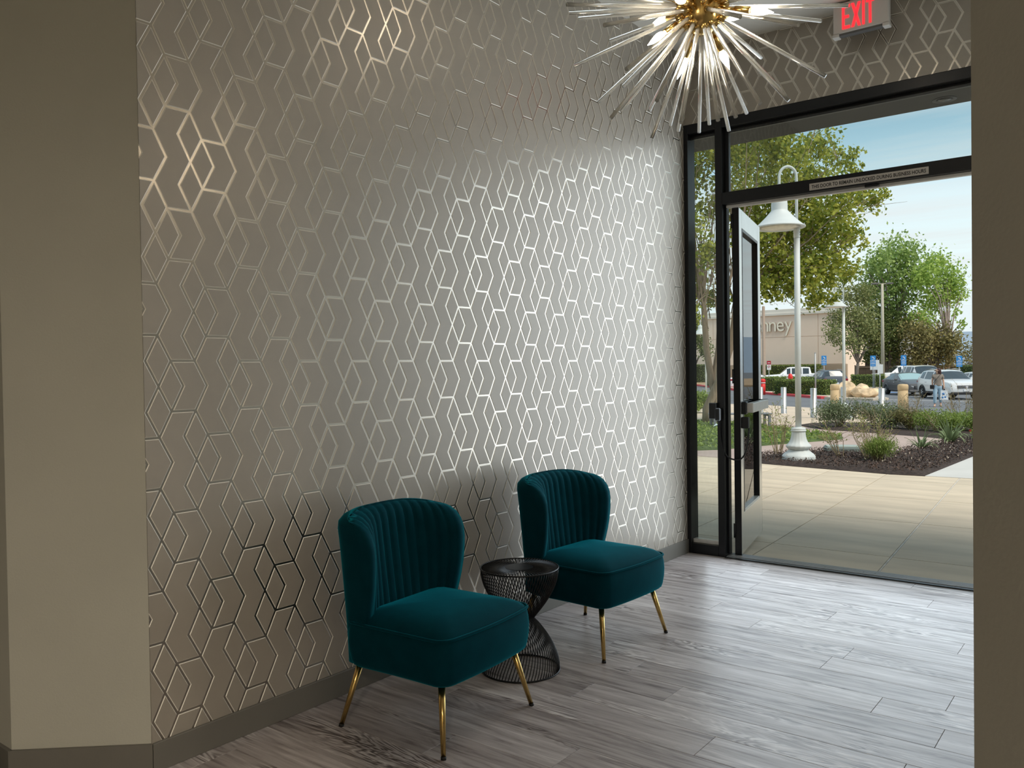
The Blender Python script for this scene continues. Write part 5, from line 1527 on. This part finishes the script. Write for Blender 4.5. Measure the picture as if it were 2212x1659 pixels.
def make_car(kind, paint, label, group='parked vehicles', shade=False, emblem=None, lights=True):
    S = SHAPES[kind]
    root = empty('car' if kind != 'pickup' else 'pickup_truck')
    tag(root, label, 'car' if kind != 'pickup' else 'pickup', group)
    st, zb = S['st'], S['zb']
    rows = []
    for (x, H, B, w) in st:
        cab = H > B + 0.2
        zm = zb + (B - zb) * 0.55
        if cab:
            wr = w * 0.72
            hf = [(w * 0.84, zb), (w * 0.97, zb + 0.07), (w, zm), (w * 0.975, B), (w * 0.965, B + 0.02), (wr + (w - wr) * 0.18, H - 0.10), (wr * 0.97, H - 0.035), (wr * 0.6, H - 0.003), (0, H + 0.012)]
        else:
            hf = [(w * 0.84, zb), (w * 0.97, zb + 0.07), (w, zm), (w * 0.98, B - 0.02), (w * 0.95, B + (H - B) * 0.25), (w * 0.88, B + (H - B) * 0.65), (w * 0.76, B + (H - B) * 0.9), (w * 0.45, H), (0, H + 0.005)]
        row = [(x, y, z) for y, z in hf] + [(x, -y, z) for y, z in reversed(hf[:-1])]
        rows.append(row)
    n = len(rows[0])
    V = [p for r in rows for p in r]
    body, glass = [], {}
    for i in range(len(rows) - 1):
        for k in range(n - 1):
            f = (i * n + k, i * n + k + 1, (i + 1) * n + k + 1, (i + 1) * n + k)
            side = k in (4, 11)
            if (i, i + 1) in S['sw'] and side:
                glass.setdefault(('side_window', i, k), []).append(f)
            elif (i, i + 1) == S['ws'] and 5 <= k <= 10: glass.setdefault(('windscreen', 0, 0), []).append(f)
            elif (i, i + 1) == S['rw'] and 5 <= k <= 10: glass.setdefault(('rear_window', 0, 0), []).append(f)
            else: body.append(f)
    body.append(tuple(range(n))[::-1]); body.append(tuple((len(rows) - 1) * n + k for k in range(n)))
    for i in range(len(rows) - 1): body.append((i * n, (i + 1) * n, (i + 1) * n + n - 1, i * n + n - 1))
    bo = MB().add(V, body, 0, False).build('body', paint, root)
    for p in bo.data.polygons: p.use_smooth = True
    try: bo.data.set_sharp_from_angle(angle=math.radians(32))
    except Exception: pass
    for (nm, i, k), fl_ in glass.items():
        idx = sorted({v for f in fl_ for v in f}); mp_ = {v: j for j, v in enumerate(idx)}
        MB().add([V[v] for v in idx], [tuple(mp_[v] for v in f) for f in fl_], 0, False).build(nm, M_SHADE if (nm == 'windscreen' and shade) else M_TINT, root)
    R = S['R']; w0 = S['w0']
    tyre = MB().lathe([(R * 0.62, -0.105), (R * 0.95, -0.105), (R, -0.07), (R, 0.07), (R * 0.95, 0.105), (R * 0.62, 0.105)], 24).mesh('tyre', M_TYRE)
    for ax in S['ax']:
        for s in (-1, 1):
            wo = link('wheel', tyre, root, (ax, s * (w0 - 0.09), R), (PI / 2, 0, 0))
            rm = MB().lathe([(R * 0.64, 0.06), (R * 0.60, 0.085), (R * 0.56, 0.05), (0, 0.045)], 20)
            for q in range(5):
                an = 2 * PI * q / 5
                rm.tube([(0, 0, 0.075), (R * 0.58 * math.cos(an), R * 0.58 * math.sin(an), 0.082)], [0.045, 0.03], 5)
            ro = rm.build('rim', M_RIM, wo); ro.rotation_euler = (0, 0, 0) if s < 0 else (PI, 0, 0)
            arch = []
            for q in range(13):
                an = PI * q / 12
                arch.append((ax + R * 1.13 * math.cos(an), s * (w0 - 0.004), R + R * 1.13 * math.sin(an)))
            MB().tube(arch, 0.035, 6).build('wheel_arch', M_DARKT if kind == 'suv' else paint, root)
    nose, tail = st[1][0], st[-2][0]
    bw = st[1][3]
    zf = st[1][2]
    MB().box(nose - 0.05, nose + 0.075, -bw * 0.62, bw * 0.62, zf - 0.26, zf - 0.08, bev=0.02).build('grille', M_DARKT, root)
    for q in range(3): MB().box(nose + 0.07, nose + 0.085, -bw * 0.58, bw * 0.58, zf - 0.235 + 0.05 * q, zf - 0.22 + 0.05 * q).build('grille_bar', M_CHROME, root)
    if emblem: MB().tube([(nose + 0.09, 0.085 * math.cos(q), zf - 0.17 + 0.045 * math.sin(q)) for q in [i * 2 * PI / 16 for i in range(16)]], 0.010, 5, closed=True).tube([(nose + 0.09, -0.035, zf - 0.20), (nose + 0.09, -0.03, zf - 0.14)], 0.009, 5).tube([(nose + 0.09, 0.035, zf - 0.20), (nose + 0.09, 0.03, zf - 0.14)], 0.009, 5).tube([(nose + 0.09, -0.033, zf - 0.17), (nose + 0.09, 0.033, zf - 0.17)], 0.009, 5).build('emblem', M_CHROME, root)
    MB().box(nose - 0.1, nose + 0.085, -bw * 0.98, bw * 0.98, zb - 0.02, zb + 0.13, bev=0.03).build('front_bumper', M_DARKT if kind == 'suv' else paint, root)
    MB().box(nose + 0.08, nose + 0.10, -0.16, 0.16, zb + 0.16, zb + 0.28, bev=0.004).build('licence_plate', M_PLATE, root)
    for s in (-1, 1):
        P = [(nose - 0.32, s * bw * 1.085, zf - 0.02), (nose + 0.03, s * bw * 0.86, zf - 0.07), (nose + 0.06, s * bw * 0.64, zf - 0.09), (nose + 0.06, s * bw * 0.66, zf - 0.17), (nose + 0.03, s * bw * 0.92, zf - 0.17), (nose - 0.22, s * bw * 1.09, zf - 0.10)]
        Q = [(p[0] - 0.12, p[1] * 0.86, p[2]) for p in P]
        MB().add(P + Q, [tuple(range(6)), tuple(range(11, 5, -1))] + [(i, 6 + i, 6 + (i + 1) % 6, (i + 1) % 6) for i in range(6)]).build('headlight', M_HEADL, root)
        tw = st[-3][3]; tz = st[-3][2]; tx = st[-3][0]
        MB().box(tail - 0.02, tail + 0.30, s * tw * 0.99 - 0.20 - (0.0 if s > 0 else -0.2) - (0 if s > 0 else 0), s * tw * 0.99 + (0.03 if s > 0 else 0.17), tz - 0.20, tz - 0.06, bev=0.02).build('tail_light', M_TAILL, root)
        mx_ = st[4][0] - 0.28
        MB().box(mx_ - 0.06, mx_ + 0.06, s * (w0 + 0.10) - 0.09, s * (w0 + 0.10) + 0.09, st[4][2] + 0.02, st[4][2] + 0.15, bev=0.025).build('mirror', paint, root)
        for hx in (0.05, -0.85): MB().box(hx - 0.1, hx + 0.1, s * (w0 * 0.985) - 0.02, s * (w0 * 0.985) + 0.02, st[6][2] - 0.16, st[6][2] - 0.12, bev=0.005).build('door_handle', M_CHROME if kind != 'suv' else paint, root)
        if kind == 'suv':
            MB().box(-0.95, 1.0, s * w0 * 0.99 - 0.03, s * w0 * 0.99 + 0.03, zb, zb + 0.12, bev=0.01).build('sill_trim', M_DARKT, root)
            MB().tube([(0.2, s * 0.60, 1.645), (-0.6, s * 0.61, 1.69), (-1.6, s * 0.60, 1.66)], 0.018, 6).build('roof_rail', M_CHROME, root)
    MB().box(tail - 0.06, tail + 0.1, -st[-2][3] * 0.99, st[-2][3] * 0.99, zb, zb + 0.28, bev=0.03).build('rear_bumper', M_DARKT if kind == 'suv' else paint, root)
    MB().box(tail - 0.05, tail - 0.03, -0.2, 0.2, st[-2][2] - 0.30, st[-2][2] - 0.16, bev=0.004).build('licence_plate', M_PLATE, root)
    if kind == 'suv': MB().lathe([(0.045, 0), (0.045, 0.02), (0, 0.022)], 12).build('emblem', M_PLATE, root, (tail - 0.01, 0, st[-2][2] + 0.02), (0, -PI / 2, 0))
    if kind == 'pickup': MB().box(-2.72, -1.2, -0.82, 0.82, 1.20, 1.30).build('bed_cover', M_DARKT, root)
    return root
def place(o, xy, ang, dz=0.0):
    o.location = (xy[0], xy[1], az(xy[1]) + dz); o.rotation_euler = (0, 0, ang)
    return o
P_WHITE = pmat('white_car_paint', (0.80, 0.80, 0.79), 0.25, coat=0.7)
P_GREY = pmat('grey_car_paint', (0.12, 0.12, 0.125), 0.38, metal=0.3, coat=0.35)
P_DARK = pmat('dark_blue_grey_paint', (0.075, 0.09, 0.115), 0.42, metal=0.2, coat=0.25)
ha = math.atan2(HD.y, HD.x)
place(make_car('suv', P_WHITE, 'white SUV parked nose-out behind the walking person', emblem=True), (-6.62, 47.2), ha)
place(make_car('sedan', P_GREY, 'dark grey sedan parked beside the white SUV, pale shade in its windscreen', shade=True), (-10.05, 53.2), ha - 0.02)
place(make_car('suv', P_DARK, 'dark blue-grey SUV seen from behind, past the clipped hedge'), (-16.75, 58.2), ha + PI)
view_l = math.atan2(-0.62, -0.78)
place(make_car('pickup', P_WHITE, 'white pickup facing left, behind the near lamp post'), (-21.9, 66.8), view_l - 0.32, 0.0)
place(make_car('pickup', P_WHITE, 'white pickup facing left, between the light pole and the grey sedan'), (-15.0, 75.0), view_l - 0.15)
place(make_car('pickup', P_WHITE, 'white pickup parked behind the white SUV, only its cab showing'), (-10.9, 60.9), ha + 0.05)
place(make_car('sedan', P_WHITE, 'white car partly seen behind the open glass door and the brown pole'), (-24.3, 63.6), view_l + PI - 0.2)
place(make_car('sedan', P_WHITE, 'white car at the far right, mostly cut off by the wall edge'), (-6.2, 56.2), ha)

# ================================================================== walking person
def skin_obj(name, verts, edges, radii, mat, parent, root=0, sub=2):
    me = bpy.data.meshes.new(name)
    me.from_pydata(verts, edges, [])
    me.materials.append(mat)
    o = link(name, me, parent)
    sk = o.modifiers.new('skin', 'SKIN'); sk.use_smooth_shade = True
    for i, v in enumerate(me.skin_vertices[0].data):
        r = radii[i]; v.radius = r if isinstance(r, tuple) else (r, r)
        v.use_root = (i == root)
    su = o.modifiers.new('sub', 'SUBSURF'); su.levels = sub; su.render_levels = sub
    return o
def chain(parts):
    """parts: list of (list of (point, radius)); first point of later chains may be an index to join to"""
    V, E, R = [], [], []
    for join, pts in parts:
        prev = join
        for p, r in pts:
            V.append(p); R.append(r); k = len(V) - 1
            if prev is not None: E.append((prev, k))
            prev = k
    return V, E, R
M_SKIN = pmat('skin', (0.62, 0.38, 0.27), 0.6)
M_HAIR = pmat('dark_auburn_hair', (0.055, 0.022, 0.018), 0.5, var=0.2, scale=20)
M_TEE = pmat('taupe_tee', (0.27, 0.225, 0.185), 0.9, var=0.2, scale=9)
M_JEAN = pmat('light_blue_jeans', (0.34, 0.47, 0.57), 0.9, var=0.12, scale=9)
# local frame: +x = person's left (image right), -y = towards the viewer, z up; 1.66 m tall
pw = thing('person', 'person walking in grey tee and pale jeans, carrying a white shopping bag, head turned left', 'person', (-5.19, 36.6, az(36.6)), face_cam(-5.19, 36.6))
V, E, R = chain([
    (None, [((0, 0, 0.93), 0.135), ((0.005, 0, 1.03), 0.118), ((0.005, 0.0, 1.15), 0.122), ((0.0, 0.01, 1.28), 0.128), ((0, 0.015, 1.365), 0.085), ((0, 0.01, 1.42), 0.052), ((-0.01, -0.005, 1.475), 0.058), ((-0.022, -0.015, 1.545), 0.086), ((-0.02, -0.01, 1.60), 0.07)]),
    (0, [((-0.085, -0.02, 0.86), 0.098), ((-0.10, -0.09, 0.48), 0.062), ((-0.105, -0.075, 0.30), 0.055), ((-0.115, -0.04, 0.09), 0.036), ((-0.125, -0.13, 0.035), 0.034), ((-0.13, -0.19, 0.025), 0.024)]),
    (0, [((0.085, 0.01, 0.86), 0.098), ((0.09, 0.03, 0.48), 0.062), ((0.10, 0.14, 0.30), 0.055), ((0.105, 0.22, 0.13), 0.036), ((0.115, 0.15, 0.05), 0.034), ((0.12, 0.10, 0.02), 0.024)]),
    (3, [((-0.165, 0.01, 1.33), 0.056), ((-0.205, 0.03, 1.09), 0.041), ((-0.195, -0.04, 0.90), 0.031), ((-0.185, -0.07, 0.83), 0.026)]),
    (3, [((0.165, 0.01, 1.33), 0.056), ((0.215, 0.03, 1.08), 0.041), ((0.235, -0.03, 0.88), 0.031), ((0.237, -0.045, 0.81), 0.026)]),
])
skin_obj('body', V, E, R, M_SKIN, pw)
# fingers of both hands
fm = []
for hx, hy_, s in ((-0.185, -0.07, -1), (0.237, -0.045, 1)):
    for q in range(4):
        fm.append((None, [((hx + s * 0.004, hy_ - 0.024 + 0.016 * q, 0.815), 0.0085), ((hx - s * 0.002, hy_ - 0.026 + 0.016 * q, 0.77), 0.008), ((hx - s * 0.016, hy_ - 0.026 + 0.016 * q, 0.74 + 0.006 * abs(q - 1.5)), 0.007)]))
    fm.append((None, [((hx - s * 0.006, hy_ - 0.03, 0.83), 0.009), ((hx - s * 0.016, hy_ - 0.046, 0.795), 0.008), ((hx - s * 0.016, hy_ - 0.046, 0.77), 0.007)]))
mb = MB()
for _, pts in fm: mb.tube([p for p, r in pts], [r for p, r in pts], 6)
mb.build('fingers', M_SKIN, pw)
# clothes: slightly larger surfaces over the body
V, E, R = chain([
    (None, [((0.0, 0, 0.84), (0.165, 0.135)), ((0.0, 0, 0.93), (0.168, 0.138)), ((0.005, 0, 1.05), (0.155, 0.13)), ((0.005, -0.005, 1.17), (0.15, 0.13)), ((0.0, 0.0, 1.28), (0.148, 0.13)), ((0, 0.012, 1.365), (0.10, 0.085))]),
    (4, [((-0.17, 0.01, 1.325), 0.074), ((-0.20, 0.025, 1.19), 0.066)]),
    (4, [((0.17, 0.01, 1.325), 0.074), ((0.205, 0.025, 1.18), 0.066)])])
skin_obj('t_shirt', V, E, R, M_TEE, pw)
V, E, R = chain([
    (None, [((0, 0, 1.0), (0.14, 0.112)), ((0, 0, 0.90), (0.155, 0.125))]),
    (1, [((-0.088, -0.02, 0.82), 0.108), ((-0.10, -0.09, 0.48), 0.076), ((-0.105, -0.075, 0.30), 0.070), ((-0.113, -0.045, 0.13), 0.062)]),
    (1, [((0.088, 0.01, 0.82), 0.108), ((0.09, 0.03, 0.48), 0.076), ((0.10, 0.13, 0.32), 0.070), ((0.103, 0.20, 0.17), 0.060)])])
skin_obj('jeans', V, E, R, M_JEAN, pw)
# hair, face, sunglasses (head turned to the left of the picture)
V, E, R = chain([(None, [((-0.008, 0.0, 1.635), 0.082), ((0.028, 0.012, 1.565), 0.112), ((0.058, 0.02, 1.48), 0.098), ((0.072, 0.025, 1.39), 0.078), ((0.075, 0.03, 1.32), 0.045)])])
skin_obj('hair', V, E, R, M_HAIR, pw)
MB().tube([(-0.10, -0.055, 1.535), (-0.122, -0.06, 1.515), (-0.105, -0.05, 1.505)], [0.008, 0.013, 0.006], 6).build('nose', M_SKIN, pw)
MB().tube([(-0.10, -0.03, 1.478), (-0.088, -0.072, 1.478)], 0.008, 6).build('mouth', pmat('lips', (0.45, 0.14, 0.12), 0.5), pw)
MB().box(-0.018, 0.018, -0.01, 0.01, -0.014, 0.014, bev=0.004).tube([(0.02, 0, 0.0), (0.075, 0.06, 0.0)], 0.004, 5).build('sunglasses', M_PLAST, pw, (-0.094, -0.078, 1.545), (0, 0, -0.6))
MB().box(-0.018, 0.018, -0.01, 0.01, -0.014, 0.014, bev=0.004).build('sunglasses', M_PLAST, pw, (-0.112, -0.025, 1.545), (0, 0, -1.2))
MB().lathe([(0.0, -0.012), (0.014, -0.008), (0.016, 0.008), (0, 0.016)], 10).build('ear', M_SKIN, pw, (0.03, -0.085, 1.53))
for s, (fx, fy, fz) in ((-1, (-0.127, -0.13, 0.0)), (1, (0.117, 0.145, 0.02))):
    MB().box(-0.042, 0.042, -0.11, 0.10, 0, 0.022, bev=0.008).build('sandal', pmat('tan_sandal', (0.25, 0.14, 0.08), 0.7), pw, (fx, fy, fz), (0.25 if s > 0 else 0, 0, 0))
# crossbody purse
pp = thing('crossbody_purse', 'small black crossbody purse at the walking person\'s hip', 'purse', tuple(Vector(pw.location) + Matrix.Rotation(pw.rotation_euler.z, 3, 'Z') @ Vector((-0.205, -0.115, 0.76))), pw.rotation_euler.z)
MB().box(-0.09, 0.07, -0.035, 0.035, 0, 0.17, bev=0.018).build('pouch', M_PLAST, pp)
MB().box(-0.088, 0.068, -0.04, -0.033, 0.085, 0.165, bev=0.003).build('flap', M_PLAST, pp)
MB().tube([(-0.02, 0.0, 0.16), (0.06, -0.03, 0.30), (0.16, -0.045, 0.42), (0.27, -0.03, 0.56), (0.31, 0.06, 0.625), (0.30, 0.17, 0.58)], 0.008, 6).build('strap', M_PLAST, pp)
sbg = thing('shopping_bag', 'white shopping bag with blue round marks in the walking person\'s hand', 'bag', tuple(Vector(pw.location) + Matrix.Rotation(pw.rotation_euler.z, 3, 'Z') @ Vector((0.245, -0.05, 0.30))), pw.rotation_euler.z)
MB().add([(-0.16, -0.05, 0), (0.16, -0.05, 0), (0.16, 0.05, 0), (-0.16, 0.05, 0), (-0.13, -0.02, 0.40), (0.13, -0.02, 0.40), (0.13, 0.02, 0.40), (-0.13, 0.02, 0.40)],
         [(0, 3, 2, 1), (4, 5, 6, 7), (0, 1, 5, 4), (1, 2, 6, 5), (2, 3, 7, 6), (3, 0, 4, 7)]).build('sack', pmat('white_plastic_bag', (0.80, 0.82, 0.85), 0.4, var=0.05, scale=9, bump=0.3, bscale=18), sbg)
M_BMARK = pmat('blue_print', (0.05, 0.22, 0.55), 0.5)
for (x, z, r) in ((-0.03, 0.25, 0.05), (-0.06, 0.10, 0.038), (0.04, 0.12, 0.035)):
    MB().lathe([(r, 0), (r, 0.003), (0, 0.0035)], 14).build('print_mark', M_BMARK, sbg, (x, -0.053 + 0.03 * z / 0.4, z), (PI / 2, 0, 0))
MB().tube([(-0.06, -0.01, 0.40), (-0.03, 0.0, 0.46), (0.0, 0.0, 0.49), (0.03, 0.0, 0.46), (0.06, 0.01, 0.40)], 0.006, 5).build('handle', pmat('white_plastic_bag', (0.8, 0.82, 0.85)), sbg)
for o_ in (pw, pp, sbg):                               # about 1.75 m tall in shoes
    d_ = Vector(o_.location) - Vector(pw.location)
    o_.location = Vector(pw.location) + d_ * 1.08
    o_.scale = (1.08, 1.08, 1.08)
